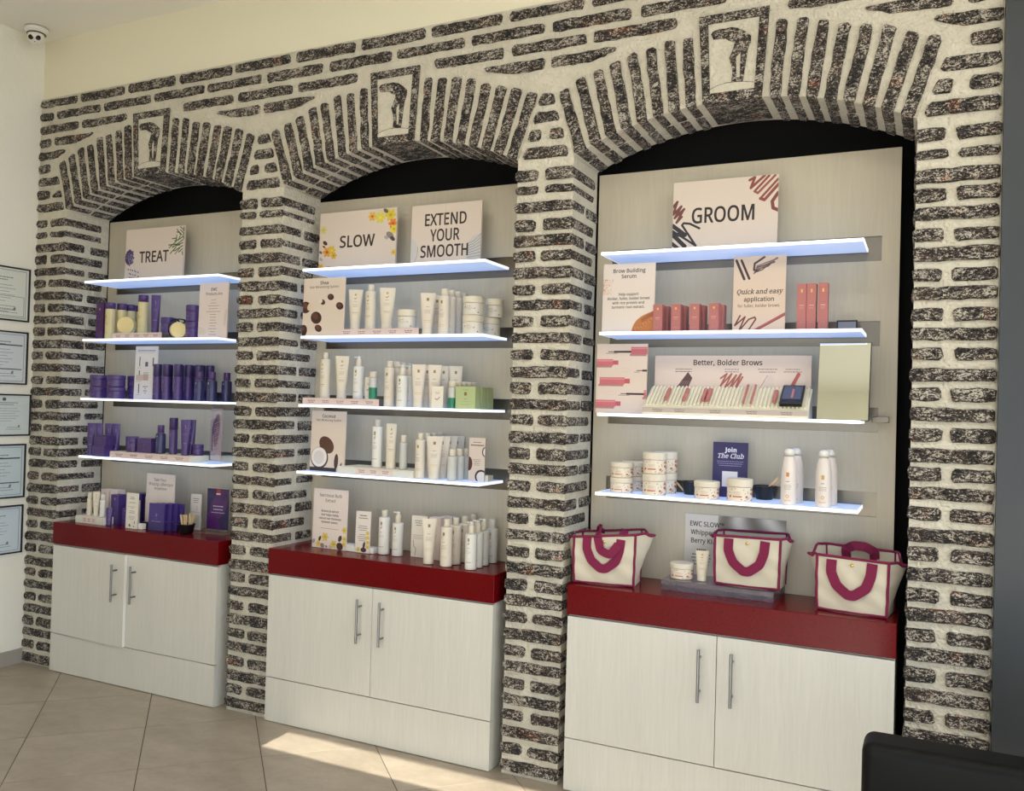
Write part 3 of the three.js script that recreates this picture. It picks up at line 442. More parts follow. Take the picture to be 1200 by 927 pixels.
// the three arches
const FIG = [[-0.084, 3.018], [-0.076, 3.029], [-0.053, 3.033], [-0.030, 3.032], [-0.007, 3.033], [0.021, 3.025], [0.043, 3.010], [0.066, 2.989], [0.065, 2.968], [0.054, 2.938], [0.048, 2.893], [0.043, 2.848], [0.038, 2.818], [-0.002, 2.822], [0.002, 2.854], [-0.001, 2.882], [-0.012, 2.916], [0, 2.942], [0.010, 2.979], [-0.010, 2.983], [-0.029, 2.997], [-0.045, 2.999], [-0.075, 3.0]];
const shapeOf = (pts) => new THREE.Shape(pts.map(([x, y]) => new THREE.Vector2(x, y)));
['brick arch over the TREAT shelf unit with a carved keystone', 'brick arch over the SLOW shelf unit with a carved keystone', 'brick arch over the GROOM shelf unit with a carved keystone'].forEach((label, a) => {
  const g = structure('brick_arch', label, 'arch'), A = ARCH[a], hw = archHalf[a], ky = 2.755;
  const ring = new THREE.Shape();
  for (let k = 0; k <= 24; k++) { const dx = -hw + 2 * hw * k / 24; ring[k ? 'lineTo' : 'moveTo'](A + dx, yIn(dx) + 0.004); }
  for (let k = 24; k >= 0; k--) { const dx = -0.735 + 1.47 * k / 24; ring.lineTo(A + dx, yOut(dx) + 0.006); }
  mesh('mortar', metreUV(new THREE.ExtrudeGeometry(ring, { depth: DEPTH - 0.005, bevelEnabled: false }).translate(0, 0, -DEPTH)), M.mortar, g);
  for (const s of [-1, 1]) for (let i = 0; i < 8; i++) {
    const pb = (hw - 0.125) / 8, pt = (0.735 - 0.135) / 8, b0 = 0.125 + pb * i + 0.013, b1 = b0 + 0.043, t0 = 0.145 + pt * i + 0.014, t1 = t0 + 0.041, up = -0.012 - rnd() * 0.02;
    const q = [[b0, yIn(b0) - 0.003], [b1, yIn(b1) - 0.003], [t1, yOut(t1) + up], [t0, yOut(t0) + up]].map(([x, y]) => [A + s * x, y]); if (s < 0) q.reverse();
    brick(g, q, -0.128);
    const rise = 0.05, m = rise / 0.3, c = [[b0, yIn(b0) - 0.003], [b1, yIn(b1) - 0.003], [lerp(b1, t1, m), yIn(b1) + rise], [lerp(b0, t0, m), yIn(b0) + rise]].map(([x, y]) => [A + s * x, y]); if (s < 0) c.reverse();
    brick(g, c, -DEPTH + 0.004, -0.148);
  }
  // keystone: brick-textured block and frame round a plaster field with a bowed figure on a mound
  const at = (pts) => pts.map(([x, y]) => [A + x, y]);
  const outer = at([[-0.11, ky - 0.004], [0.11, ky - 0.004], [0.132, 3.092], [-0.132, 3.092]]), inner = at([[-0.086, 2.785], [0.086, 2.785], [0.1, 3.062], [-0.1, 3.062]]);
  const fs = shapeOf(outer); fs.holes.push(new THREE.Path(inner.map(([x, y]) => new THREE.Vector2(x, y))));
  mesh('keystone_block', metreUV(new THREE.ExtrudeGeometry(shapeOf(outer), { depth: 0.26, bevelEnabled: false }).translate(0, 0, -0.262), 2), M.bricks[0], g);
  mesh('keystone_frame', metreUV(new THREE.ExtrudeGeometry(fs, { depth: 0.009, bevelEnabled: true, bevelSize: 0.002, bevelThickness: 0.002, bevelSegments: 1 }).translate(0, 0, -0.001), 2, 0.1 * a), M.bricks[0], g);
  mesh('keystone_field', metreUV(new THREE.ExtrudeGeometry(shapeOf(inner), { depth: 0.003, bevelEnabled: false }).translate(0, 0, -0.001)), M.mortar, g);
  const f2 = shapeOf(at(FIG)); f2.holes.push(new THREE.Path(at([[0.031, 2.938], [0.010, 2.917], [0.014, 2.835], [0.030, 2.835]]).map(([x, y]) => new THREE.Vector2(x, y))));
  mesh('relief_figure', metreUV(new THREE.ExtrudeGeometry(f2, { depth: 0.004, bevelEnabled: true, bevelSize: 0.002, bevelThickness: 0.002, bevelSegments: 2 }).translate(0, 0, 0.001), 2, 0.3 + 0.2 * a), M.bricks[1], g);
  mesh('relief_line', metreUV(new THREE.ExtrudeGeometry(shapeOf(at([[-0.087, 2.799], [-0.06, 2.811], [-0.02, 2.818], [0.034, 2.816], [0.085, 2.807], [0.085, 2.8115], [0.034, 2.8205], [-0.02, 2.8225], [-0.06, 2.8155], [-0.087, 2.8035]])), { depth: 0.005, bevelEnabled: false }).translate(0, 0, 0.001), 2), M.bricks[0], g);
  mesh('relief_mound', metreUV(new THREE.ExtrudeGeometry(shapeOf(at([[-0.084, 2.788], [0.084, 2.788], [0.083, 2.808], [0.034, 2.817], [-0.02, 2.819], [-0.06, 2.812], [-0.086, 2.8]])), { depth: 0.004, bevelEnabled: true, bevelSize: 0.0015, bevelThickness: 0.002, bevelSegments: 2 }).translate(0, 0, 0.001)), M.mortar, g);
});
// dark niches behind the shelf units
{
  const n = structure('wall_niche', 'black backing board in the niches behind the shelf panels', 'wall');
  mesh('back_board', box(-0.2, ROOM.x1 + 0.2, 0, CEIL, -0.6, -0.5), M.black, n);
  mesh('top_board', box(-0.2, X[7], 2.84, 2.9, -0.5, -DEPTH - 0.001), M.black, n);
  for (const [a, b] of [[-0.15, 0.2], [1.6, 1.78], [3.14, 3.3], [4.7, 4.95]]) mesh('side_board', box(a, b, 0, 2.84, -0.5, -DEPTH - 0.001), M.black, n);
}

// ------------------------------------------------------------------ rest of the room shell
{
  const fl = structure('floor', 'beige square floor tiles laid diagonally with thin dark joints', 'floor');
  mesh('grout_bed', box(ROOM.x0 - 0.2, ROOM.x1 + 0.2, -0.15, -0.0025, -0.5, ROOM.z1), M.grout, fl);
  const D = 0.7035, clip = (poly, nx, nz, c) => { const out = []; for (let i = 0; i < poly.length; i++) { const a = poly[i], b = poly[(i + 1) % poly.length], da = a[0] * nx + a[1] * nz - c, db = b[0] * nx + b[1] * nz - c; if (da >= 0) out.push(a); if (da * db < 0) { const t = da / (da - db); out.push([lerp(a[0], b[0], t), lerp(a[1], b[1], t)]); } } return out; };
  const tg = new Map();
  for (let i = -12; i < 14; i++) for (let j = -3; j < 22; j++) {
    // tile between x - z = 0.346 + D i and x + z = 1.08 + D j
    const P0 = (d, s) => [(d + s) / 2, (s - d) / 2], g0 = 0.0026, d0 = 0.346 + D * i + g0, d1 = d0 + D - 2 * g0, s0 = 1.08 + D * (j - 2) + g0, s1 = s0 + D - 2 * g0;
    let q = [P0(d0, s0), P0(d1, s0), P0(d1, s1), P0(d0, s1)];
    q = clip(q, 1, 0, 0.002); q = q.length ? clip(q, -1, 0, -ROOM.x1 + 0.002) : q; q = q.length ? clip(q, 0, 1, -0.2) : q; q = q.length ? clip(q, 0, -1, -ROOM.z1 + 0.002) : q;
    if (q.length < 3) continue;
    const s = new THREE.Shape(q.map(([x, z]) => new THREE.Vector2(x, -z)));
    const g = new THREE.ExtrudeGeometry(s, { depth: 0.004, bevelEnabled: false }).rotateX(-Math.PI / 2).translate(0, -0.004, 0);
    mesh('tile', metreUV(g, 0.8, rnd(), rnd()), M.tile, fl);
  }
  const c = structure('ceiling', 'plain pale plaster ceiling', 'ceiling');
  mesh('ceiling_slab', metreUV(box(-0.2, ROOM.x1 + 0.2, CEIL, CEIL + 0.15, -0.6, ROOM.z1 + 0.2)), M.ceil, c);
  const wl = structure('wall_left', 'cream painted side wall hung with framed permits', 'wall');
  mesh('plaster', metreUV(box(-0.2, 0, 0, CEIL, -0.6, ROOM.z1)), M.leftPaint, wl);
  const bl = structure('baseboard_left', 'grey tile skirting along the cream side wall', 'baseboard');
  mesh('skirting_tile', box(0, 0.012, 0, 0.083, 0.006, ROOM.z1), M.skirting, bl);
  const wr = structure('wall_right', 'cream painted wall on the far side of the shop', 'wall');
  for (const [a, b, y0, y1] of [[-0.6, 0.6, 0, CEIL], [4.7, ROOM.z1, 0, CEIL], [0.6, 4.7, 3.25, CEIL], [0.6, 4.7, 0, 0.12]]) mesh('plaster', metreUV(box(ROOM.x1, ROOM.x1 + 0.2, y0, y1, a, b)), M.leftPaint, wr);
  const w2 = structure('window_2', 'tall side glazing of the shop with dark metal bars', 'window');
  for (const z of [1.95, 3.35]) mesh('mullion', box(ROOM.x1 + 0.04, ROOM.x1 + 0.12, 0.12, 3.25, z - 0.025, z + 0.025), M.greyMetal, w2);
  for (const [a, b] of [[0.6, 1.925], [1.975, 3.325], [3.375, 4.7]]) mesh('pane', box(ROOM.x1 + 0.075, ROOM.x1 + 0.081, 0.12, 3.25, a, b), M.glass, w2);
  // shop front: piers, head, transom bar and glass
  const wf = structure('wall_front', 'shop front wall with piers round the glazing', 'wall');
  const zA = ROOM.z1, zB = ROOM.z1 + 0.12;
  for (const [a, b, y0, y1] of [[-0.2, 2.18, 0, CEIL], [7.3, ROOM.x1 + 0.2, 0, CEIL], [2.18, 7.3, 3.25, CEIL], [2.18, 7.3, 0, 0.12]]) mesh('front_panel', box(a, b, y0, y1, zA, zB), M.leftPaint, wf);
  const wn = structure('window_1', 'full-height shop front glazing with dark metal bars', 'window');
  mesh('transom', box(2.18, 7.3, 2.0, 2.61, zA + 0.02, zB - 0.02), M.greyMetal, wn);
  for (const x of [3.62, 4.9, 6.1]) mesh('mullion', box(x - 0.025, x + 0.025, 0.12, 3.25, zA + 0.02, zB - 0.02), M.greyMetal, wn);
  for (const [a, b] of [[2.18, 3.595], [3.645, 4.875], [4.925, 6.075], [6.125, 7.3]]) for (const [y0, y1] of [[0.12, 2.0], [2.61, 3.25]]) mesh('pane', box(a, b, y0, y1, zA + 0.055, zA + 0.061), M.glass, wn);
  const pv = structure('pavement', 'grey pavement outside the shop front', 'pavement');
  mesh('paving', box(-14, 30, -0.25, -0.1, zB, 34), M.concrete, pv);
  mesh('paving', box(ROOM.x1 + 0.2, 30, -0.25, -0.1, -14, zB), M.concrete, pv);
  // canopy over the shop front, cutting the sun off above
  const cp = structure('wall_canopy', 'flat canopy over the shop front', 'canopy');
  mesh('canopy_slab', box(-1, 9, 3.504, 3.7, zB, 6.46), M.concrete, cp);
}
// ceiling lights of the shop (behind the view)
function ceilingLight(x, z) {
  const t = thing('ceiling_light', 'square recessed white ceiling light panel', 'light', [x, CEIL, z], 0, 'recessed ceiling panels');
  mesh('frame', new THREE.BoxGeometry(0.66, 0.02, 0.66).translate(0, -0.01, 0), M.white, t);
  mesh('diffuser', new THREE.BoxGeometry(0.6, 0.006, 0.6).translate(0, -0.024, 0), std('lit_diffuser', { color: '#ffffff', emissive: new THREE.Color(1, 0.95, 0.85), emissiveIntensity: 3 }), t);
  const l = new THREE.RectAreaLight(new THREE.Color(1, 0.96, 0.9), 13, 0.6, 0.6); l.position.set(0, -0.03, 0); l.rotation.x = -Math.PI / 2; l.name = 'panel_light'; t.add(l);
}
for (const [x, z] of [[2.5, 2.0], [4.4, 2.0], [6.3, 2.0]]) ceilingLight(x, z);

// ------------------------------------------------------------------ dark metal panel, chair
{
  const t = thing('metal_column', 'tall dark grey metal clad column beside the brick pillar', 'column', [0, 0, 0]);
  mesh('face', metreUV(box(4.92, 5.5, 0, CEIL - 0.002, -0.01, 0.03)), M.greyMetal, t);
  mesh('return', metreUV(box(5.5, 5.53, 0, CEIL - 0.002, -0.01, 0.06)), M.greyMetal, t);
}
{
  const t = thing('armchair', 'low black leather armchair by the dark metal column', 'chair', [4.92, 0, 1.0]);
  const cushion = (name, w, h, d, x, y, z, r) => mesh(name, new RoundedBoxGeometry(w, h, d, 5, r), M.leather, t, x, y, z);
  cushion('backrest', 0.68, 0.46, 0.13, 0, 0.51, -0.065, 0.028);
  cushion('seat', 0.54, 0.16, 0.56, 0, 0.36, 0.285, 0.04);
  cushion('armrest', 0.09, 0.36, 0.6, -0.315, 0.38, 0.30, 0.03); cushion('armrest', 0.09, 0.36, 0.6, 0.315, 0.38, 0.30, 0.03);
  cushion('base', 0.66, 0.1, 0.62, 0, 0.235, 0.26, 0.02);
  for (const [x, z] of [[-0.29, -0.03], [0.29, -0.03], [-0.29, 0.52], [0.29, 0.52]]) mesh('leg', new THREE.CylinderGeometry(0.02, 0.015, 0.19, 12), M.steel, t, x, 0.095, z);
}

// ------------------------------------------------------------------ shelf units
const UNIT = ['TREAT', 'SLOW', 'GROOM'];
const glow = std('glowing_acrylic', { color: '#dfe6f5', roughness: 0.25, emissive: new THREE.Color(0.32, 0.50, 0.94), emissiveIntensity: 0.72 });
const glowEdge = std('glowing_edge', { color: '#ffffff', roughness: 0.3, emissive: new THREE.Color(0.9, 0.95, 1), emissiveIntensity: 1.15 });
for (let u = 0; u < 3; u++) {
  const pl = PANEL.l[u], pw = PANEL.w, nm = UNIT[u];
  // back panel with a slot behind every shelf
  const bp = thing('back_panel', `pale ash laminate back panel behind the ${nm} sign and its glowing shelves`, 'panel', [pl, CTOP, PANEL.z], 0);
  const s = new THREE.Shape([new THREE.Vector2(0, 0), new THREE.Vector2(pw, 0), new THREE.Vector2(pw, PANEL.top - CTOP), new THREE.Vector2(0, PANEL.top - CTOP)]);
  SHELF_Y.forEach((y) => { const a = y - 0.04 - CTOP, b = y + 0.057 - CTOP; s.holes.push(new THREE.Path([new THREE.Vector2(0.067, a), new THREE.Vector2(0.067, b), new THREE.Vector2(1.167, b), new THREE.Vector2(1.167, a)])); });
  mesh('board', metreUV(new THREE.ExtrudeGeometry(s, { depth: 0.02, bevelEnabled: false }).translate(0, 0, -0.02), 1, u * 0.37), M.panelLaminate, bp);
  SHELF_Y.forEach((y) => mesh('metal_strip', new THREE.BoxGeometry(1.12, 0.117, 0.004).translate(0.617, y + 0.0085 - CTOP, -0.012), M.strip, bp));
  // shelves
  const names = [`glowing acrylic shelf carrying the ${nm} sign`, [`glowing shelf of purple bottles directly below the TREAT sign`, `glowing shelf with the nut picture sign and cream tubes`, `glowing shelf with the brow serum sign and pink cartons`][u], [`glowing shelf of purple jars and tall purple tubes with a white leaflet`, `glowing shelf with the light green boxes`, `glowing shelf with the brow display tray and mirror`][u], [`glowing shelf of purple jars on a pale riser beside a turned acrylic sign`, `glowing shelf with the coconut sign`, `glowing shelf with berry print jars and black bowls`][u]];
  SHELF_Y.forEach((y, k) => {
    const t = thing('acrylic_shelf', names[k], 'shelf', [pl + SHELF.off, y, 0]);
    mesh('slab', box(0, SHELF.w, -0.006, 0.006, SHELF.z0, SHELF.z1 - 0.004), glow, t);
    mesh('front_edge', box(0, SHELF.w, -0.006, 0.006, SHELF.z1 - 0.004, SHELF.z1), glowEdge, t);
    mesh('side_edge', box(-0.003, 0, -0.006, 0.006, SHELF.z0, SHELF.z1), glowEdge, t); mesh('side_edge', box(SHELF.w, SHELF.w + 0.003, -0.006, 0.006, SHELF.z0, SHELF.z1), glowEdge, t);
    const l = new THREE.RectAreaLight(new THREE.Color(0.62, 0.76, 1), 0.12, SHELF.w, 0.22); l.position.set(SHELF.w / 2, -0.008, (SHELF.z0 + SHELF.z1) / 2); l.rotation.x = -Math.PI / 2; l.name = 'shelf_light'; t.add(l);
  });
  // cabinet
  const L = CAB.l[u], R = CAB.r[u], G = CAB.gap[u];
  const cb = thing('base_cabinet', `two-door pale ash base cabinet under the ${nm} shelves`, 'cabinet', [L, 0, 0]);
  mesh('carcass', metreUV(box(0, R - L, 0.002, CBOT - 0.001, -0.288, 0.004), 1, 0.2 * u, 0), M.laminate, cb);
  mesh('plinth', metreUV(box(0, R - L, 0.004, DOORB - 0.003, 0.0045, 0.024), 1, 0.31 * u, 0.5), M.laminate, cb);
  [[0, G - L - 0.002, -0.06, 0], [G - L + 0.002, R - L, 0.062, 1]].forEach(([a, b, hx, side]) => {
    const d = mesh('door', metreUV(new THREE.BoxGeometry(b - a, CBOT - 0.009 - DOORB, 0.0195).translate(side ? (a - b) / 2 : (b - a) / 2, 0, 0), 1, 0.17 * u + side * 0.43, 0.1), M.laminate, cb, side ? b : a, (CBOT - 0.006 + DOORB) / 2, 0.0145);
    if (u === 0 && !side) d.rotation.y = -0.03;   // this door stands a little open
    const hxl = (G - L) + hx - (side ? b : a), hp = new THREE.CylinderGeometry(0.006, 0.006, 0.2, 14).translate(hxl, 0.557 - (CBOT - 0.006 + DOORB) / 2, 0.045);
    const posts = [-0.065, 0.065].map((q) => new THREE.CylinderGeometry(0.0045, 0.0045, 0.036, 10).rotateX(Math.PI / 2).translate(hxl, 0.557 - (CBOT - 0.006 + DOORB) / 2 + q, 0.027));
    if (!side) mesh('edge_band', box(b - a, b - a + 0.0008, (DOORB - CBOT + 0.008) / 2, (CBOT - 0.008 - DOORB) / 2, -0.0097, 0.0097), M.white, d);
    mesh('handle', mergeGeometries([hp, ...posts]), M.steel, d);
  });
  single('red_counter', `glossy dark red speckled quartz counter top below the ${nm} shelves`, 'counter', metreUV(rbox(R - L + 0.008, CTOP - CBOT - 0.001, 0.318, 0.003), 1, u * 0.3), M.quartz, [(L + R) / 2, (CTOP + CBOT) / 2, -0.131]);
}

// ------------------------------------------------------------------ permits and the camera dome
[[2.27, 1.965, 0.034, 0], [1.906, 1.604, 0.034, 1], [1.549, 1.311, 0.003, 2], [1.264, 0.957, 0.024, 3], [0.915, 0.64, 0.028, 4]].forEach(([t, b, z0, k]) => {
  const h = t - b, w = k === 2 ? 0.32 : 0.42, o = thing('framed_permit', ['framed permit with two round seals, topmost on the cream wall', 'framed permit with heavy black ruled bars on the cream wall', 'short frameless-looking permit hung tight against the brick pillar', 'pale blue framed permit between the ruled one and the lowest', 'lowest framed permit on the cream wall'][k], 'permit', [0.001, b, z0 + w / 2 + 0.002], Math.PI / 2);
  for (const [x, y, a, c] of [[0, h - 0.004, w, 0.008], [0, 0.004, w, 0.008], [-w / 2 + 0.004, h / 2, 0.008, h - 0.016], [w / 2 - 0.004, h / 2, 0.008, h - 0.016]]) mesh('frame_bar', new THREE.BoxGeometry(a, c, 0.012).translate(x, y, 0.007), M.darkFrame, o);
  mesh('paper', printBox(w - 0.014, h - 0.014, 0.004).translate(0, 0.007, 0.004), P.permit(k), o);
});
{
  const t = thing('camera_dome', 'white twin lens security camera in the ceiling corner', 'camera', [0.135, CEIL, 0.14], 0.75);
  mesh('mount', lathe([[0, 0], [0.062, 0], [0.062, -0.014], [0.05, -0.034], [0, -0.034]].map(([r, y]) => [r, y]).reverse()), M.white, t);
  mesh('ball', new THREE.SphereGeometry(0.044, 28, 20), M.white, t, 0, -0.052, 0.006);
  mesh('gap_ring', new THREE.TorusGeometry(0.046, 0.0035, 8, 32).rotateX(Math.PI / 2), M.lens, t, 0, -0.036, 0.002);
  for (const s of [-1, 1]) mesh('lens', new THREE.SphereGeometry(0.014, 16, 12).scale(1, 1, 0.5), M.lens, t, s * 0.018, -0.068, 0.042);
  mesh('sensor', new THREE.SphereGeometry(0.003, 8, 6), M.lens, t, 0, -0.088, 0.031);
}

// ------------------------------------------------------------------ product builders
function card(name, label, x, y, z, w, h, mat, o = {}) {
  const t = thing(name, label, o.cat ?? 'sign', [x, y, z], o.turn ?? 0, o.group);
  const c = mesh('printed_card', printBox(w, h, o.d ?? 0.006), mat, t); c.rotation.x = -(o.lean ?? 0.02);
  if (o.foot) mesh('foot', new THREE.BoxGeometry(w * (o.footW ?? 0.9), o.footH ?? 0.012, 0.05).translate(o.footX ?? 0, (o.footH ?? 0.012) / 2, -0.03), o.footMat ?? M.acrylic, t);
  else if (!o.noFoot) mesh('back_strut', new THREE.BoxGeometry(w * 0.3, h * 0.45, 0.002).rotateX(0.28).translate(0, h * 0.215, -0.0385), M.paper, t);
  return t;
}
function carton(name, label, group, x, y, z, w, h, d, mat, turn = 0) {   // z: front face
  const t = single(name, label, 'carton', printBox(w, h, d).translate(0, 0, -d / 2), mat, [x, y, z], turn, group); return t;
}
const tubeCache = {};
function tubeGeo(w, h, rb, capH) {
  const rows = 9, n = 22, pos = [], uv = [], idx = [];
  for (let r = 0; r <= rows; r++) { const t = r / rows, a = lerp(rb, w / 2, Math.pow(t, 0.8)), b = lerp(rb, 0.002, Math.pow(t, 1.15)), y = capH + (h - capH) * t; for (let k = 0; k <= n; k++) { const p = Math.PI + k / n * Math.PI * 2; pos.push(a * Math.sin(p), y, b * Math.cos(p)); uv.push(k / n, t); } }
  for (let r = 0; r < rows; r++) for (let k = 0; k < n; k++) { const i = r * (n + 1) + k; idx.push(i, i + 1, i + n + 1, i + 1, i + n + 2, i + n + 1); }
  const g = new THREE.BufferGeometry(); g.setAttribute('position', new THREE.Float32BufferAttribute(pos, 3)); g.setAttribute('uv', new THREE.Float32BufferAttribute(uv, 2)); g.setIndex(idx); g.computeVertexNormals(); return g;
}
function tube(name, label, group, x, y, z, w, h, mat, capMat, o = {}) {
  const t = thing(name, label, 'tube', [x, y, z], o.turn ?? (x < 1.6 ? 0.6 : x < 3.2 ? 0.45 : 0.15), group), rb = o.rb ?? w * 0.33, capH = o.cap ?? h * 0.12;
  mesh('body', tubeGeo(w, h, rb, capH), mat, t);
  mesh('cap', lathe([[0, 0], [rb * 0.98, 0], [rb * 1.03, 0.002], [rb * 1.03, capH - 0.001], [rb * 0.9, capH], [0, capH]], 24), capMat, t);
  return t;
}
function bottle(name, label, group, x, y, z, w, h, mat, capMat, o = {}) {
  const t = thing(name, label, 'bottle', [x, y, z], o.turn ?? 0, group), r = w / 2, ch = h * (o.cap ?? 0.145), bh = h - ch, cr = r * (o.capR ?? 0.54), sh = o.shoulder ?? 0.008;
  mesh('body', lathe([[0, 0], [r * 0.94, 0], [r, 0.003], [r, bh - sh], [r * 0.96, bh - sh * 0.35], [r * 0.8, bh - 0.0005], [cr * 0.8, bh], [0, bh]]), mat, t);
  mesh('cap', lathe([[0, bh], [cr, bh + 0.0005], [cr, h - 0.002], [cr * 0.92, h], [0, h]], 22), capMat, t);
  if (o.low) mesh('liquid', lathe([[r * 1.004, 0.002], [r * 1.004, bh * o.low]], 28), o.lowMat, t);
  return t;
}
function pump(name, label, group, x, y, z, w, hb, h, mat, o = {}) {
  const t = thing(name, label, 'bottle', [x, y, z], o.turn ?? 0, group), r = w / 2, cr = r * 0.52;
  mesh('body', lathe([[0, 0], [r * 0.94, 0], [r, 0.003], [r, hb - 0.006], [r * 0.9, hb - 0.0005], [0, hb]]), mat, t);
  mesh('collar', lathe([[0, hb], [cr, hb + 0.0005], [cr, h - 0.016], [cr * 0.9, h - 0.014], [0, h - 0.014]], 20), M.creamCap, t);
  mesh('pump_head', mergeGeometries([lathe([[0, h - 0.015], [cr * 0.55, h - 0.015], [cr * 0.62, h - 0.002], [cr * 0.5, h], [0, h]], 16), new THREE.CylinderGeometry(0.0028, 0.0036, 0.026, 8).rotateZ(Math.PI / 2).translate(-0.014, h - 0.004, 0)]), M.whiteCap, t);
  return t;
}
function jar(name, label, group, x, y, z, w, h, mat, lidMat, o = {}) {
  const t = thing(name, label, 'jar', [x, y, z], o.turn ?? 0, group), r = w / 2, lh = h * (o.lid ?? 0.36), bh = h - lh;
  mesh('body', lathe([[0, 0], [r * 0.92, 0], [r * 0.96, 0.003], [r * 0.96, bh - 0.001], [r * 0.9, bh], [0, bh]], 32), mat, t);
  mesh('lid', lathe([[0, bh], [r * 0.99, bh + 0.0004], [r, bh + 0.002], [r, h - 0.004], [r * 0.97, h - 0.0008], [r * 0.9, h], [0, h]], 32), lidMat, t);
  return t;
}
function riser(name, label, x, y, zf, w, h, d, bodyMat, stripMat) {
  const t = thing(name, label, 'riser', [x, y, zf]);
  mesh('block', new THREE.BoxGeometry(w, h, d).translate(0, h / 2, -d / 2 - 0.0011), bodyMat, t);
  if (stripMat) mesh('printed_strip', printBox(w, h, 0.001).translate(0, 0, -0.0005), stripMat, t);
  return t;
}
// copies of a thing going back on the shelf
function rowBack(o, n, dz, dx = 0) {
  const base = o.userData.label; o.userData.label = base + ', first from the front edge';
  for (let k = 1; k <= n; k++) copyOf(o, [o.position.x + dx * k, o.position.y, o.position.z - dz * k], base + `, ${ORD[k]} from the front edge`);
}
function bowlOfSticks(label, x, y, z, w, h, sticks, group) {
  const t = thing('black_bowl', label, 'bowl', [x, y, z]); const r = w / 2;
  mesh('bowl', lathe([[0, 0], [r * 0.68, 0], [r * 0.74, 0.004], [r * 0.93, h - 0.006], [r, h - 0.005], [r, h], [r * 0.9, h], [r * 0.7, 0.008], [0, 0.006]], 32), M.blackPlastic, t);
  for (const [sx, sz, ax, az, len] of sticks) { const s = single('wooden_stick', group, 'stick', new THREE.BoxGeometry(0.007, len, 0.0018).translate(0, len / 2, 0), M.wood, [x + sx, y + 0.0088, z + sz], 0, group); s.rotation.set(ax, 0, az); }
}

// ------------------------------------------------------------------ TREAT unit
const Y1 = ST[0], Y2 = ST[1], Y3 = ST[2], Y4 = ST[3], YC = CTOP + 0.0008;
card('shelf_sign', 'beige TREAT sign printed with lavender and rosemary sprigs', 0.733, Y1, -0.2, 0.455, 0.31, P.treat(), { d: 0.012 });
card('shelf_sign', 'beige SLOW sign printed with yellow flowers', 2.131, Y1, -0.2, 0.462, 0.305, P.slow(), { d: 0.012 });
card('shelf_sign', 'beige EXTEND YOUR SMOOTH sign with cream swirls', 2.639, Y1, -0.2, 0.38, 0.302, P.extend(), { d: 0.012 });
card('shelf_sign', 'beige GROOM sign with brown and black pencil scribbles', 3.945, Y1, -0.2, 0.424, 0.302, P.groom(), { d: 0.012 });
{
  const S = 'on the purple shelf below the TREAT sign';
  carton('plum_carton', `tall plum carton at the end of the yellow bottle row`, undefined, 0.448, Y2, -0.085, 0.06, 0.208, 0.06, P.plumBox());
  const yb = bottle('yellow_bottle', `pale yellow bottle with purple cap in the row behind the lying jar`, 'yellow bottles in a row', 0.522, Y2, -0.095, 0.053, 0.207, P.yellowLabel(), M.purple, { cap: 0.17, capR: 0.99, shoulder: 0.004 });
  yb.userData.label = 'pale yellow bottle with purple cap touching the plum carton';
  [[0.548, -0.15], [0.556, -0.204], [0.577, -0.256]].forEach(([x, z], k) => copyOf(yb, [x, Y2, z], `pale yellow bottle, ${ORD[k + 1]} from the plum carton in its row`));
  riser('pale_riser', `pale riser with printed front strip ${S}`, 0.775, Y2, -0.06, 0.38, 0.031, 0.13, M.acrylic, P.stripPink());
  const YR = Y2 + 0.0315;
  const lj = thing('lying_jar', 'cream yellow round jar lying on its side on the pale riser', 'jar', [0.625, YR + 0.048, -0.125], 0.55);
  mesh('body', lathe([[0, -0.02], [0.046, -0.02], [0.047, 0.018], [0, 0.018]]).rotateX(Math.PI / 2), M.candle, lj); mesh('lid', lathe([[0, 0.0185], [0.0475, 0.0185], [0.0475, 0.03], [0.044, 0.032], [0, 0.032]]).rotateX(Math.PI / 2), M.candle, lj);
  bottle('yellow_bottle', 'pale yellow bottle with purple cap standing alone on the pale riser', undefined, 0.751, YR, -0.12, 0.054, 0.215, P.yellowLabel(), M.purple, { cap: 0.18, capR: 0.99, shoulder: 0.004 });
  tube('purple_tube', `flat purple tube beside the yellow bottle on the riser`, undefined, 0.848, YR, -0.12, 0.05, 0.213, P.purpleLabel(), M.purple, { rb: 0.02 });
  jar('purple_jar', `low purple jar behind the ribboned jar`, undefined, 0.91, YR, -0.15, 0.074, 0.09, P.purpleJar(), M.purple);
  const rj = thing('ribboned_jar', 'purple and cream jar on its side tied with a navy ribbon', 'jar', [1.04, Y2 + 0.0445, -0.098], 0.95);
  mesh('body', lathe([[0, -0.035], [0.04, -0.035], [0.042, 0.012], [0, 0.012]]).rotateX(Math.PI / 2), M.purple, rj); mesh('lid', lathe([[0, 0.0125], [0.0425, 0.0125], [0.0425, 0.04], [0.038, 0.044], [0, 0.044]]).rotateX(Math.PI / 2), M.candle, rj);
  mesh('ribbon', new THREE.TorusGeometry(0.052, 0.005, 8, 36).scale(0.62, 1, 1), M.navy, rj, -0.012, 0.009, -0.012); mesh('bow', new THREE.TorusGeometry(0.018, 0.005, 8, 20).scale(1.5, 0.6, 1), M.navy, rj, 0.012, 0.05, 0.006);
  const sj = jar('purple_jar', `purple jar in the stack of two beside the product list sign`, 'two stacked purple jars', 1.122, Y2, -0.125, 0.074, 0.09, P.purpleJar(), M.purple); sj.userData.label = 'lower purple jar in the stack beside the product list sign'; copyOf(sj, [1.122, Y2 + 0.0905, -0.125], 'upper purple jar in the stack beside the product list sign');
  card('shelf_sign', 'tall beige product list sign next to the stacked purple jars', 1.282, Y2, -0.11, 0.204, 0.296, P.products());
}
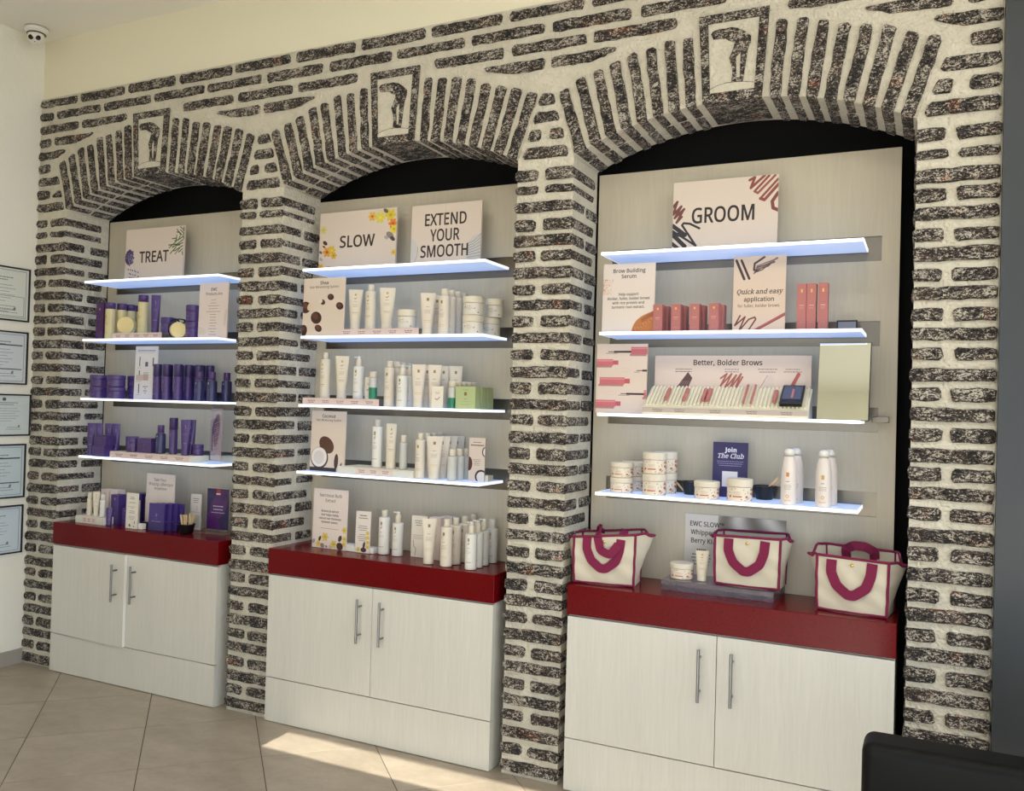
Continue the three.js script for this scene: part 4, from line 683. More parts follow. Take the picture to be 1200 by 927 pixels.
{
  const pj = jar('purple_jar', 'wide purple jar in the stacks left of the white leaflet'.replace('left of', 'beside'), 'stacked wide purple jars beside the leaflet', 0.424, Y3, -0.115, 0.098, 0.066, P.purpleJar(), M.purple);
  pj.userData.label = 'lower wide purple jar of the stack by the brick reveal';
  for (const [x, z, k, l] of [[0.424, -0.115, 1, 'upper wide purple jar of the stack by the brick reveal'], [0.582, -0.1, 0, 'lower wide purple jar of the middle stack before the leaflet'], [0.582, -0.1, 1, 'upper wide purple jar of the middle stack before the leaflet'], [0.62, -0.205, 0, 'lower wide purple jar of the stack half hidden by the leaflet'], [0.62, -0.205, 1, 'upper wide purple jar of the stack half hidden by the leaflet']]) copyOf(pj, [x, Y3 + k * 0.0666, z], l);
  card('leaflet', 'white product leaflet standing between purple jars and tubes', 0.787, Y3, -0.12, 0.173, 0.296, P.leaflet(), { d: 0.003, cat: 'leaflet' });
  const T = bottle('purple_spray', 'tall slim purple spray can in the dense block of cans', 'tall purple cans in a block', 0.9, Y3, -0.1, 0.045, 0.196, P.purpleLabel(), M.purpleDeep, { cap: 0.34, capR: 1.0, shoulder: 0.002 });
  T.userData.label = 'tall slim purple can in the front row, next to the leaflet';
  [[0.97, -0.1, 'tall slim purple can in the front row, second from the leaflet'], [1.055, -0.1, 'tall slim purple can in the front row, third from the leaflet'], ...[0.92, 0.995, 1.07, 1.145].map((x, k) => [x, -0.16, `tall slim purple can in the middle row, ${ORD[k]} from the leaflet`]), ...[0.94, 1.02, 1.1, 1.165].map((x, k) => [x, -0.22, `tall slim purple can in the rear row, ${ORD[k]} from the leaflet`])].forEach(([x, z, l]) => copyOf(T, [x, Y3, z], l));
  const sb = bottle('indigo_bottle', 'small indigo bottle in the group of three before the purple cans', 'three small indigo bottles', 1.226, Y3, -0.085, 0.053, 0.155, P.indigo(), M.purple, { cap: 0.28, capR: 0.68, shoulder: 0.014 });
  mesh('collar', lathe([[0.012, 0.098], [0.0245, 0.1], [0.02, 0.1115], [0.0185, 0.112]]), M.frost, sb);
  sb.userData.label = 'small indigo bottle standing directly before the purple cans'; copyOf(sb, [1.315, Y3, -0.085], 'middle small indigo bottle of the three by the purple cans'); copyOf(sb, [1.345, Y3, -0.16], 'small indigo bottle set back at the shelf end by the pillar');
}
{
  const tA = tube('purple_tube', 'upright purple tube in the group behind the small purple boxes', 'four purple tubes by the brick reveal', 0.392, Y4, -0.1, 0.043, 0.184, P.purpleLabel(), M.purple, { rb: 0.018 });
  tA.userData.label = 'upright purple tube, first from the brick reveal'; [[0.432, -0.12], [0.475, -0.15], [0.535, -0.15]].forEach(([x, z], k) => copyOf(tA, [x, Y4, z], `upright purple tube, ${ORD[k + 1]} from the brick reveal`));
  const cA = carton('purple_carton', 'small square purple carton in the stack of two beside the riser', 'stacked small purple cartons', 0.5, Y4, -0.062, 0.098, 0.06, 0.06, P.purpleJar()); cA.userData.label = 'lower small purple carton of the stack before the purple tubes'; copyOf(cA, [0.512, Y4 + 0.0605, -0.062], 'upper small purple carton of the stack before the purple tubes');
  riser('pale_riser', 'pale riser with printed strip under small purple jars', 0.9, Y4, -0.058, 0.6, 0.034, 0.135, M.ivory, P.stripPink());
  const YR = Y4 + 0.0345;
  jar('purple_jar', 'purple jar with tilted lid next to the purple tubes', undefined, 0.655, YR, -0.16, 0.07, 0.082, P.purpleJar(), M.purple);
  jar('purple_jar', 'plain purple jar between the tubes and the square carton', undefined, 0.72, YR, -0.11, 0.07, 0.078, P.purpleJar(), M.purple);
  carton('purple_carton', 'wide low purple carton on the riser beside the small indigo bottle', undefined, 0.832, YR, -0.085, 0.105, 0.08, 0.08, P.purpleJar());
  const s4 = bottle('indigo_bottle', 'small indigo bottle alone on the riser', undefined, 0.93, YR, -0.11, 0.053, 0.155, P.indigo(), M.purple, { cap: 0.28, capR: 0.68, shoulder: 0.014 });
  mesh('collar', lathe([[0.012, 0.098], [0.0245, 0.1], [0.02, 0.1115], [0.0185, 0.112]]), M.frost, s4);
  bottle('purple_spray', 'tall slim purple spray can standing alone on the riser', undefined, 1.013, YR, -0.12, 0.043, 0.198, P.purpleLabel(), M.purpleDeep, { cap: 0.32, capR: 1.06, shoulder: 0.002 });
  const tq = tube('purple_tube', 'purple tube in the pair beside the turned acrylic sign', 'pair of purple tubes', 1.128, YR, -0.095, 0.052, 0.19, P.purpleLabel(), M.purple, { rb: 0.019 }); tq.userData.label = 'front purple tube of the pair beside the turned acrylic sign'; copyOf(tq, [1.105, YR, -0.155], 'rear purple tube of the pair beside the turned acrylic sign');
  jar('purple_jar', 'small purple jar beside the turned acrylic sign', undefined, 1.165, YR, -0.15, 0.058, 0.06, P.purpleJar(), M.purple);
  const h = thing('acrylic_sign', 'clear acrylic sign holder turned sideways with a mauve print', 'sign', [1.312, Y4, -0.13], -0.4);
  mesh('print', printBox(0.135, 0.27, 0.002).translate(0, 0.018, 0), P.twisted(), h); mesh('holder_front', new THREE.BoxGeometry(0.15, 0.3, 0.003).translate(0, 0.15, 0.004), M.acrylic, h); mesh('holder_back', new THREE.BoxGeometry(0.15, 0.3, 0.003).translate(0, 0.15, -0.004), M.acrylic, h);
  riser('pale_riser', 'short pale block behind the turned acrylic sign', 1.31, Y4, -0.222, 0.11, 0.034, 0.06, M.ivory);
}
{
  riser('pale_tray', 'small white tray under three travel bottles on the TREAT counter', 0.494, YC, -0.025, 0.225, 0.04, 0.1, M.white, P.stripWhite());
  const YT = YC + 0.0405;
  bottle('travel_bottle', 'narrow pale travel bottle on the white tray nearest the bricks', undefined, 0.45, YT, -0.06, 0.03, 0.128, P.creamLabel(), M.creamCap, { cap: 0.26, capR: 0.8 });
  tube('cream_tube', 'small cream tube between two travel bottles on the white tray', undefined, 0.504, YT, -0.06, 0.04, 0.136, P.creamLabel(), M.creamCap);
  bottle('travel_bottle', 'white travel bottle on the tray beside the purple carton', undefined, 0.557, YT, -0.06, 0.033, 0.126, P.whiteLabel(), M.whiteCap, { cap: 0.26, capR: 0.8 });
  const wc = carton('white_carton', 'white carton in the row behind the travel bottles', 'white cartons behind the tray', 0.47, YC, -0.14, 0.06, 0.182, 0.05, P.pinkSlim()); wc.userData.label = 'white carton behind the tray, nearer the brick pillar'; copyOf(wc, [0.535, YC, -0.15], 'white carton behind the tray, nearer the purple cartons');
  const pc = carton('purple_carton', 'tall purple carton in the row of three on the TREAT counter', 'three tall purple cartons', 0.612, YC, -0.092, 0.06, 0.165, 0.05, P.purpleBox()); pc.userData.label = 'tall purple carton touching the white tray of travel bottles'; copyOf(pc, [0.66, YC, -0.16], 'middle tall purple carton of the three on the TREAT counter'); copyOf(pc, [0.664, YC, -0.225], 'rearmost tall purple carton against the TREAT panel');
  tube('purple_tube', 'small purple tube standing before the tall purple cartons', undefined, 0.622, YC, -0.05, 0.034, 0.096, P.purpleLabel(), M.purple, { rb: 0.014 });
  carton('purple_carton', 'small purple carton standing before the tall purple cartons', undefined, 0.685, YC, -0.1, 0.05, 0.094, 0.04, P.purpleBox());
  carton('pink_carton', 'slim pinkish carton just behind the tall white text card', undefined, 0.74, YC, -0.11, 0.035, 0.14, 0.03, P.pinkSlim());
  card('text_card', 'tall narrow white text card with black leaf print', 0.816, YC, -0.034, 0.089, 0.192, P.tallCard(), { d: 0.004 });
  single('white_cube', 'tiny white cube at the foot of the tall text card', 'cube', rbox(0.03, 0.03, 0.03, 0.002).translate(0, 0.015, 0), M.white, [0.878, YC, -0.05]);
  single('black_case', 'small black case behind the tiny white cube', 'case', rbox(0.05, 0.034, 0.03, 0.004).translate(0, 0.017, 0), M.blackPlastic, [0.86, YC, -0.095]);
  const pk = carton('pink_carton', 'pinkish carton in the pair beside the aftercare sign', 'pair of pinkish cartons', 0.787, YC, -0.165, 0.04, 0.16, 0.035, P.pinkSlim()); pk.userData.label = 'pinkish carton behind the tall white text card'; copyOf(pk, [0.832, YC, -0.165], 'pinkish carton right next to the aftercare sign');
  card('counter_sign', 'plain beige aftercare sign behind the purple packs', 0.905, YC, -0.14, 0.211, 0.294, P.aftercare());
  const bk = card('purple_pack', 'flat purple pack in the fan of packs before the aftercare sign', 0.985, YC, -0.05, 0.113, 0.146, P.pack(), { d: 0.012, cat: 'pack', group: 'purple packs in a fan', lean: 0.04, noFoot: true });
  bk.userData.label = 'frontmost flat purple pack before the aftercare sign'; [[1.012, -0.07], [1.034, -0.09], [1.056, -0.11]].forEach(([x, z], k) => copyOf(bk, [x, YC, z], `flat purple pack, ${ORD[k]} behind the frontmost pack`));
  const st = []; for (let k = 0; k < 15; k++) { const a = k * 2.4; st.push([Math.cos(a) * 0.018, Math.sin(a) * 0.018, Math.sin(a) * 0.18, -Math.cos(a) * 0.2 - 0.06, 0.088 + (k % 4) * 0.003]); }
  bowlOfSticks('small black bowl packed with wooden sticks on the TREAT counter', 1.177, YC, -0.075, 0.093, 0.052, st, 'wooden stick in the packed black bowl on the TREAT counter');
  card('slim_sign', 'slim grey printed sign behind the bowl of wooden sticks', 1.112, YC, -0.2, 0.076, 0.194, P.slimSign());
  const ps = thing('poster_stand', 'purple poster with a red mark in a clear acrylic stand', 'sign', [1.285, YC, -0.17], 0.03);
  mesh('poster', printBox(0.146, 0.215, 0.003).translate(0.015, 0.022, 0), P.purplePoster(), ps); mesh('holder', new THREE.BoxGeometry(0.162, 0.24, 0.004).translate(0.015, 0.122, -0.0045), M.acrylic, ps); mesh('base', new THREE.BoxGeometry(0.175, 0.016, 0.07).translate(0, 0.008, 0.01), M.acrylic, ps);
}

// ------------------------------------------------------------------ SLOW unit
{
  card('shelf_sign', 'Shea sign with brown nuts printed on beige', 2.037, Y2, -0.07, 0.249, 0.285, P.shea());
  riser('pale_riser', 'pink edged riser under cream products next to the nut sign', 2.36, Y2, -0.062, 0.46, 0.031, 0.12, M.acrylic, P.stripPink());
  const YR = Y2 + 0.0315;
  tube('cream_tube', 'cream tube next to the nut sign on the riser', undefined, 2.191, YR, -0.12, 0.071, 0.197, P.creamLabel(), M.creamCap);
  bottle('cream_bottle', 'cream bottle between two cream tubes on the riser below the SLOW sign', undefined, 2.281, YR, -0.12, 0.053, 0.217, P.creamLabel(), M.creamCap);
  tube('cream_tube', 'wide cream tube beside the single cream jar on the riser', undefined, 2.375, YR, -0.12, 0.078, 0.199, P.creamLabel(), M.creamCap);
  jar('cream_jar', 'single cream jar on the riser below the SLOW sign', undefined, 2.489, YR, -0.12, 0.091, 0.09, P.jarLabel(), M.creamCap);
  const tb = tube('cream_tube', 'cream tube in the pair beside the nut shelf bottles', 'row of two cream tubes', 2.616, Y2, -0.095, 0.071, 0.195, P.goldLabel(), M.creamCap); rowBack(tb, 1, 0.07, 0.008);
  const bb = bottle('cream_bottle', 'cream bottle in the row beside stacked cream jars', 'row of cream bottles by the jars', 2.704, Y2, -0.095, 0.051, 0.211, P.goldLabel(), M.creamCap, { capR: 0.66 }); rowBack(bb, 3, 0.052, 0.004);
  const jj = jar('cream_jar', 'wide cream jar in the front stack of two below the EXTEND sign', 'front stack of cream jars', 2.85, Y2, -0.105, 0.097, 0.085, P.jarLabel(), M.creamCap); jj.userData.label = 'bottom wide cream jar of the front stack on the nut shelf'; copyOf(jj, [2.85, Y2 + 0.0855, -0.105], 'top wide cream jar of the front stack on the nut shelf');
  const j2 = jar('cream_jar', 'cream jar in the rear uneven stack of two', 'rear stack of cream jars', 2.888, Y2, -0.21, 0.085, 0.085, P.jarLabel(), M.creamCap); j2.userData.label = 'bottom cream jar of the uneven stack against the panel'; copyOf(j2, [2.905, Y2 + 0.0855, -0.21], 'top cream jar of the uneven stack against the panel');
}
{
  riser('pale_riser', 'long pink printed riser on the shelf with the green boxes', 2.16, Y3, -0.06, 0.45, 0.033, 0.13, M.acrylic, P.stripPink());
  const YR = Y3 + 0.0335;
  bottle('cream_bottle', 'slim grey cream bottle at the brick end of the long riser', undefined, 2.018, YR, -0.125, 0.05, 0.224, P.creamLabel(), M.creamCap, { capR: 0.5 });
  tube('cream_tube', 'cream tube between the grey bottle and the pump on the long riser', undefined, 2.119, YR, -0.125, 0.068, 0.207, P.creamLabel(), M.creamCap);
  pump('pump_bottle', 'white pump bottle on the long riser next to the green liquid', undefined, 2.222, YR, -0.12, 0.051, 0.157, 0.205, P.whiteLabel());
  carton('small_carton', 'small cream carton with red swirl behind the green liquid bottle', undefined, 2.285, YR, -0.11, 0.034, 0.105, 0.03, P.whiteCarton());
  bottle('serum_bottle', 'two-tone bottle of clear and green liquid on the long riser', undefined, 2.325, YR, -0.095, 0.04, 0.131, M.clearGel, M.creamCap, { cap: 0.22, capR: 0.84, low: 0.54, lowMat: M.greenGel });
  const bb = bottle('cream_bottle', 'cream bottle in the row between riser and pumps', 'row of cream bottles by the riser', 2.418, Y3, -0.095, 0.05, 0.215, P.goldLabel(), M.creamCap, { capR: 0.6 }); rowBack(bb, 3, 0.052, 0.003);
  const pp = pump('pump_bottle', 'white pump in the row near the green boxes', 'row of white pumps by the green boxes', 2.499, Y3, -0.08, 0.05, 0.148, 0.197, P.whiteLabel()); rowBack(pp, 2, 0.055, 0.004);
  const tt = tube('cream_tube', 'cream tube in the rows behind the small cream carton', 'rows of cream tubes near the green boxes', 2.58, Y3, -0.09, 0.064, 0.199, P.goldLabel(), M.creamCap); tt.userData.label = 'front cream tube next to the white pumps'; [[2.585, -0.16, 'cream tube directly behind the one next to the pumps'], [2.645, -0.125, 'cream tube behind the small cream carton'], [2.65, -0.2, 'cream tube second behind the small cream carton'], [2.71, -0.21, 'cream tube against the panel nearest the green serum bottles']].forEach(([x, z, l]) => copyOf(tt, [x, Y3, z], l));
  carton('small_carton', 'small cream carton standing before the cream tubes', undefined, 2.697, Y3, -0.068, 0.056, 0.099, 0.04, P.whiteCarton(), 0.1);
  const sv = bottle('serum_bottle', 'clear and green serum bottle beside the green boxes', 'row of green serum bottles', 2.768, Y3, -0.08, 0.038, 0.124, M.clearGel, M.creamCap, { cap: 0.22, capR: 0.9, low: 0.5, lowMat: M.greenGel }); rowBack(sv, 4, 0.042, 0.004);
  const gb = carton('green_carton', 'light green square carton in the green row', 'row of light green cartons', 2.845, Y3, -0.062, 0.1, 0.1, 0.055, P.greenBox()); rowBack(gb, 2, 0.057, 0.002);
}
{
  card('shelf_sign', 'Coconut sign with a halved coconut on beige', 2.05, Y4, -0.12, 0.208, 0.296, P.coconut());
  riser('pale_riser', 'white riser with pink centre strip beside the coconut sign', 2.365, Y4, -0.066, 0.42, 0.034, 0.17, M.ivory, P.stripWhite());
  const YR = Y4 + 0.0345;
  bottle('cream_bottle', 'tall white bottle with gold mark on the riser by the coconut sign', undefined, 2.332, YR, -0.135, 0.05, 0.228, P.whiteLabel(), M.creamCap, { capR: 0.5 });
  tube('cream_tube', 'slim cream tube standing between the white bottle and clear bottle', undefined, 2.414, YR, -0.13, 0.05, 0.212, P.creamLabel(), M.creamCap, { rb: 0.023 });
  bottle('clear_bottle', 'small clear bottle alone on the white riser', undefined, 2.487, YR, -0.125, 0.037, 0.16, M.clearGel, M.creamCap, { cap: 0.22, capR: 0.68 });
  const bb = bottle('cream_bottle', 'white bottle in the row on the coconut shelf', 'row of white bottles on the coconut shelf', 2.596, Y4, -0.1, 0.048, 0.209, P.goldLabel(), M.creamCap, { capR: 0.56 }); rowBack(bb, 3, 0.052, 0.004);
  const tt = tube('cream_tube', 'flared cream tube in the row on the coconut shelf', 'row of flared cream tubes', 2.671, Y4, -0.1, 0.075, 0.196, P.goldLabel(), M.creamCap); rowBack(tt, 3, 0.055, 0.008);
  const cc = bottle('clear_bottle', 'small clear bottle in the coconut shelf row', 'row of small clear bottles', 2.766, Y4, -0.1, 0.044, 0.142, M.clearGel, M.creamCap, { cap: 0.22, capR: 0.66 }); rowBack(cc, 2, 0.055, 0.006);
  card('small_sign', 'slim sign with two coconut pieces beside the clear bottles', 2.86, Y4, -0.16, 0.083, 0.196, P.coconutSmall(), { foot: true, footH: 0.026, footX: 0.02, footMat: M.ivory });
}
{
  card('counter_sign', 'Narcissus Bulb Extract sign with yellow flowers', 2.08, YC, -0.115, 0.214, 0.289, P.narcissus(), { foot: true, footH: 0.03, footX: 0.06, footMat: M.white, turn: -0.06 });
  card('small_sign', 'slim yellow flower sign standing next to the Narcissus sign', 2.281, YC, -0.11, 0.083, 0.198, P.narcissusSmall(), { foot: true, footH: 0.026, footX: 0.022, footMat: M.white });
  bottle('cream_bottle', 'cream bottle with red mark beside the lone pump on the SLOW counter', undefined, 2.38, YC, -0.145, 0.055, 0.209, P.whiteLabel(), M.creamCap, { capR: 0.52, cap: 0.16 });
  pump('pump_bottle', 'white pump bottle with red mark beside the cream bottle', undefined, 2.46, YC, -0.14, 0.052, 0.155, 0.207, P.whiteLabel());
  const c2 = card('small_sign', 'slim cream sign with a dark stem drawing behind the cream tube', 2.565, YC, -0.16, 0.085, 0.193, P.foliageCard());
  const ck = carton('pink_carton', 'tall pale carton standing behind the cream tube on the SLOW counter', 'pale cartons behind the tube', 2.66, YC, -0.14, 0.06, 0.195, 0.05, P.pinkSlim()); ck.userData.label = 'front pale carton behind the flared tube on the SLOW counter'; copyOf(ck, [2.685, YC, -0.2], 'rear pale carton against the panel on the SLOW counter');
  tube('cream_tube', 'flared cream tube before the pale cartons on the SLOW counter', undefined, 2.688, YC, -0.045, 0.069, 0.202, P.goldLabel(), M.creamCap);
  const bb = bottle('cream_bottle', 'cream bottle in the row on the SLOW counter', 'row of cream bottles on the SLOW counter', 2.785, YC, -0.035, 0.054, 0.21, P.goldLabel(), M.creamCap, { capR: 0.52, cap: 0.16 }); rowBack(bb, 3, 0.072, 0.006);
  const pp = pump('pump_bottle', 'white pump in the row on the SLOW counter', 'row of white pumps on the SLOW counter', 2.91, YC, -0.035, 0.052, 0.156, 0.208, P.whiteLabel()); rowBack(pp, 2, 0.06, 0.0);
  bottle('cream_bottle', 'taller white bottle behind the row of pumps', undefined, 2.912, YC, -0.235, 0.052, 0.2, P.whiteLabel(), M.whiteCap, { capR: 0.6, cap: 0.22 });
}

// ------------------------------------------------------------------ GROOM unit
{
  card('shelf_sign', 'Brow Building Serum sign with orange powder', 3.58, Y2, -0.1, 0.224, 0.288, P.browSerum());
  const pc = carton('pink_carton', 'short dusty pink carton in the four pairs before the pale panel', 'short pink cartons in pairs', 3.709, Y2, -0.092, 0.038, 0.112, 0.045, P.pinkBox()); pc.userData.label = 'front short pink carton of the pair touching the serum sign'; copyOf(pc, [3.718, Y2, -0.15], 'rear short pink carton of the pair touching the serum sign');
  [[3.784, 'second pair from the serum sign'], [3.86, 'third pair from the serum sign'], [3.937, 'pair nearest the Quick and easy sign']].forEach(([x, l]) => { copyOf(pc, [x, Y2, -0.092], 'front short pink carton of the ' + l); copyOf(pc, [x + 0.009, Y2, -0.15], 'rear short pink carton of the ' + l); });
  card('shelf_sign', 'Quick and easy application sign with pencil strokes', 4.102, Y2, -0.14, 0.201, 0.3, P.quick());
  const tp = carton('tall_pink_carton', 'tall dusty pink carton in the group of three', 'three tall pink cartons', 4.266, Y2 + 0.004, -0.115, 0.034, 0.176, 0.036, P.pinkBox()); tp.userData.label = 'tall pink carton of three closest to the Quick and easy sign'; copyOf(tp, [4.3015, Y2 + 0.004, -0.115], 'middle tall pink carton of the three in the acrylic tray'); copyOf(tp, [4.344, Y2 + 0.004, -0.11], 'tall pink carton of three closest to the tiny frame');
  const ah = thing('acrylic_holder', 'clear acrylic tray holding the three tall pink cartons', 'holder', [4.305, Y2, -0.13]);
  mesh('base', new THREE.BoxGeometry(0.125, 0.003, 0.06).translate(0, 0.0018, 0), M.acrylic, ah); mesh('front', new THREE.BoxGeometry(0.125, 0.032, 0.002).translate(0, 0.0195, 0.029), M.acrylic, ah);
  const fr = thing('tiny_frame', 'tiny dark framed picture beside the tall pink cartons', 'frame', [4.42, Y2, -0.24]);
  mesh('frame', new THREE.BoxGeometry(0.075, 0.05, 0.006).translate(0, 0.025, 0), M.darkFrame, fr); mesh('print', new THREE.BoxGeometry(0.064, 0.038, 0.001).translate(0, 0.025, 0.0038), std('grey_print', { color: '#7f8088', roughness: 0.3 }), fr);
}
{
  card('shelf_sign', 'sign picturing pink lip pencils and black wands', 3.548, Y3, -0.13, 0.221, 0.291, P.lipCard());
  const t = thing('brow_display', 'ribbed ivory tester tray with a Better, Bolder Brows board', 'display', [3.985, Y3, 0]);
  mesh('back_board', printBox(0.625, 0.246, 0.006).translate(0, 0, -0.2), P.better(), t);
  // slanted bed on a wedge
  const wd = new THREE.Shape([new THREE.Vector2(-0.058, 0), new THREE.Vector2(-0.058, 0.03), new THREE.Vector2(-0.075, 0.034), new THREE.Vector2(-0.19, 0.115), new THREE.Vector2(-0.19, 0)]);
  mesh('wedge', new THREE.ExtrudeGeometry(wd, { depth: 0.64, bevelEnabled: false }).rotateY(-Math.PI / 2).translate(0.32, 0, 0), M.ivory, t);
  const len = Math.hypot(0.115, 0.081), ang = Math.atan2(0.081, 0.115);
  for (let k = 0; k < 42; k++) { const r = mesh('rib', new THREE.BoxGeometry(0.0075, 0.012, len * 0.94), M.ivory, t, -0.308 + k * 0.01502, 0.077, -0.1345); r.rotation.x = ang; }
  mesh('front_strip', printBox(0.64, 0.028, 0.001).translate(0, 0.001, -0.0573), P.stripTaupe(), t);
  const bed = (px, l, up, rad, mat, name, label, group, cat = 'pencil') => { const o = single(name, label, cat, new THREE.CylinderGeometry(rad, rad * 0.9, l, 12), mat, [3.985 + px, Y3 + 0.034 + 0.081 * up + 0.016, -0.075 - 0.115 * up + 0.006], 0, group); o.rotation.x = -(Math.PI / 2 - ang); return o; };
  for (const x of [-0.233, -0.158, -0.083, -0.064]) bed(x, 0.075, 0.42, 0.0085, M.pinkPen, 'pink_tester', 'fat pink tester pencil in the ribbed tray', 'fat pink testers in the tray');
  for (const x of [0.077, 0.107]) bed(x, 0.125, 0.5, 0.005, M.pinkPen, 'pink_pencil', 'thin long pink pencil in the middle of the ribbed tray', 'two thin pink pencils');
  bed(0.192, 0.07, 0.4, 0.009, M.pinkPen, 'pink_tester', 'single fat pink tester between the thin pencils and the dark box');
  const bx = thing('dark_box', 'dark blister box lying on the ribbed tester tray', 'box', [3.985 + 0.255, Y3 + 0.086, -0.118]);
  bx.rotation.x = -(Math.PI / 2 - ang);
  mesh('case', rbox(0.082, 0.125, 0.018, 0.003), M.blackPlastic, bx); mesh('window', new THREE.BoxGeometry(0.068, 0.09, 0.001), std('smoky_window', { color: '#4d5068', roughness: 0.1 }), bx, 0, 0.008, 0.0098); mesh('brush', new THREE.BoxGeometry(0.008, 0.06, 0.002), M.pinkPen, bx, 0.002, 0.0, 0.0112);
  const mr = thing('standing_mirror', 'small rectangular mirror leaning on the shelf beside the brow display', 'mirror', [4.422, Y3, -0.095], -0.03);
  const mi = new THREE.Group(); mi.name = 'mirror_body'; mi.rotation.x = -0.17; mr.add(mi);
  mesh('glass', new THREE.BoxGeometry(0.18, 0.292, 0.003).translate(0, 0.146, 0.003), M.mirror, mi); mesh('backing', new THREE.BoxGeometry(0.184, 0.296, 0.008).translate(0.001, 0.147, -0.003), M.darkFrame, mi);
  mesh('strut', new THREE.BoxGeometry(0.06, 0.15, 0.004).rotateX(0.35).translate(0, 0.0735, -0.085), M.darkFrame, mr);
  const br = thing('metal_bracket', 'small metal bracket at the slot beside the mirror', 'bracket', [4.545, Y3 + 0.004, PANEL.z + 0.001]);
  mesh('plate', rbox(0.06, 0.022, 0.03, 0.002).translate(0, 0, 0.016), M.strip, br);
}
{
  const A = jar('berry_jar', 'low berry print jar in the two low stacks', 'low stacks of berry jars', 3.567, Y4, -0.115, 0.097, 0.062, P.berryJar(), M.creamCap, { lid: 0.34 });
  A.userData.label = 'bottom berry print jar of the low front stack'; copyOf(A, [3.567, Y4 + 0.0625, -0.115], 'top berry print jar of the low front stack'); copyOf(A, [3.58, Y4, -0.222], 'bottom berry print jar of the low stack against the panel'); copyOf(A, [3.58, Y4 + 0.0625, -0.222], 'top berry print jar of the low stack against the panel');
  const B = jar('berry_jar', 'tall berry print jar in the two high stacks', 'high stacks of berry jars', 3.711, Y4, -0.1, 0.099, 0.086, P.berryJar(), M.creamCap, { lid: 0.34 });
  B.userData.label = 'bottom berry print jar of the high front stack'; copyOf(B, [3.711, Y4 + 0.0865, -0.1], 'top berry print jar of the high front stack'); copyOf(B, [3.725, Y4, -0.21], 'bottom berry print jar of the high stack against the panel'); copyOf(B, [3.725, Y4 + 0.0865, -0.21], 'top berry print jar of the high stack against the panel');
  jar('berry_jar', 'low berry print jar standing before the purple club card', undefined, 3.925, Y4, -0.1, 0.1, 0.07, P.berryJar(), M.creamCap, { lid: 0.34 });
  jar('berry_jar', 'single tall berry print jar between the club card and the bowl', undefined, 4.053, Y4, -0.1, 0.1, 0.087, P.berryJar(), M.creamCap, { lid: 0.36 });
  bowlOfSticks('black bowl with one stick beside the low berry jar', 3.835, Y4, -0.225, 0.09, 0.055, [[-0.03, 0.0, 0.1, 0.75, 0.085]], 'wooden stick in the bowl beside the low berry jar');
  bowlOfSticks('black bowl with leaning wooden sticks beside the white bottles', 4.125, Y4, -0.23, 0.09, 0.055, [[-0.02, 0.01, 0.1, -0.75, 0.11], [-0.012, -0.006, 0, -0.8, 0.112], [-0.02, -0.014, -0.1, -0.7, 0.108]], 'wooden stick leaning in the bowl beside the white bottles');
  card('club_card', 'deep purple Join The Club card', 3.99, Y4, -0.215, 0.14, 0.222, P.club(), { cat: 'sign' });
  const lot = (label, group, x, mat) => {
    const t = thing('white_bottle', label, 'bottle', [x, Y4, -0.085], 0, group);
    mesh('body', lathe([[0, 0], [0.026, 0], [0.0285, 0.003], [0.0285, 0.1], [0.0275, 0.13], [0.0235, 0.16], [0.0185, 0.178], [0.0175, 0.184], [0, 0.184]]), mat, t);
    mesh('cap', lathe([[0, 0.1845], [0.0185, 0.1845], [0.0188, 0.196], [0.017, 0.205], [0.011, 0.2105], [0, 0.212]]), M.whiteCap, t); return t;
  };
  const l1 = lot('white lotion bottle with an orange square in the pair by the bowl', 'pair of orange marked bottles', 4.238, P.sunBottle()); l1.userData.label = 'front white lotion bottle with an orange square'; copyOf(l1, [4.252, Y4, -0.17], 'white lotion bottle half hidden behind the orange marked one');
  const l2 = lot('white lotion bottle with a gold square in the pair at the shelf end', 'pair of gold marked bottles', 4.363, P.sunBottle2()); l2.userData.label = 'front white lotion bottle with a gold square'; copyOf(l2, [4.376, Y4, -0.17], 'white lotion bottle half hidden behind the gold marked one');
}
// tote bags
function ribbonGeo(pts, w, th, side = new THREE.Vector3(1, 0, 0)) {   // flat webbing swept along a curve
  const c = new THREE.CatmullRomCurve3(pts.map((p) => new THREE.Vector3(...p)), false, 'catmullrom', 0.22), N = 48, v = [], idx = [];
  for (let i = 0; i <= N; i++) {
    const p = c.getPoint(i / N), t = c.getTangent(i / N), n = new THREE.Vector3(0, 0, 1), s = new THREE.Vector3().crossVectors(t, n).normalize(), m = new THREE.Vector3().crossVectors(s, t).normalize();
    for (const [a, b] of [[-1, 1], [1, 1], [1, -1], [-1, -1]]) { const q = p.clone().addScaledVector(s, a * w / 2).addScaledVector(m, b * th / 2); v.push(q.x, q.y, q.z); }
  }
  for (let i = 0; i < N; i++) for (let k = 0; k < 4; k++) { const a = i * 4 + k, b = i * 4 + (k + 1) % 4; idx.push(a, b, a + 4, b, b + 4, a + 4); }
  const g = new THREE.BufferGeometry(); g.setAttribute('position', new THREE.Float32BufferAttribute(v, 3)); g.setIndex(idx); const q = g.toNonIndexed(); q.computeVertexNormals(); return q;
}
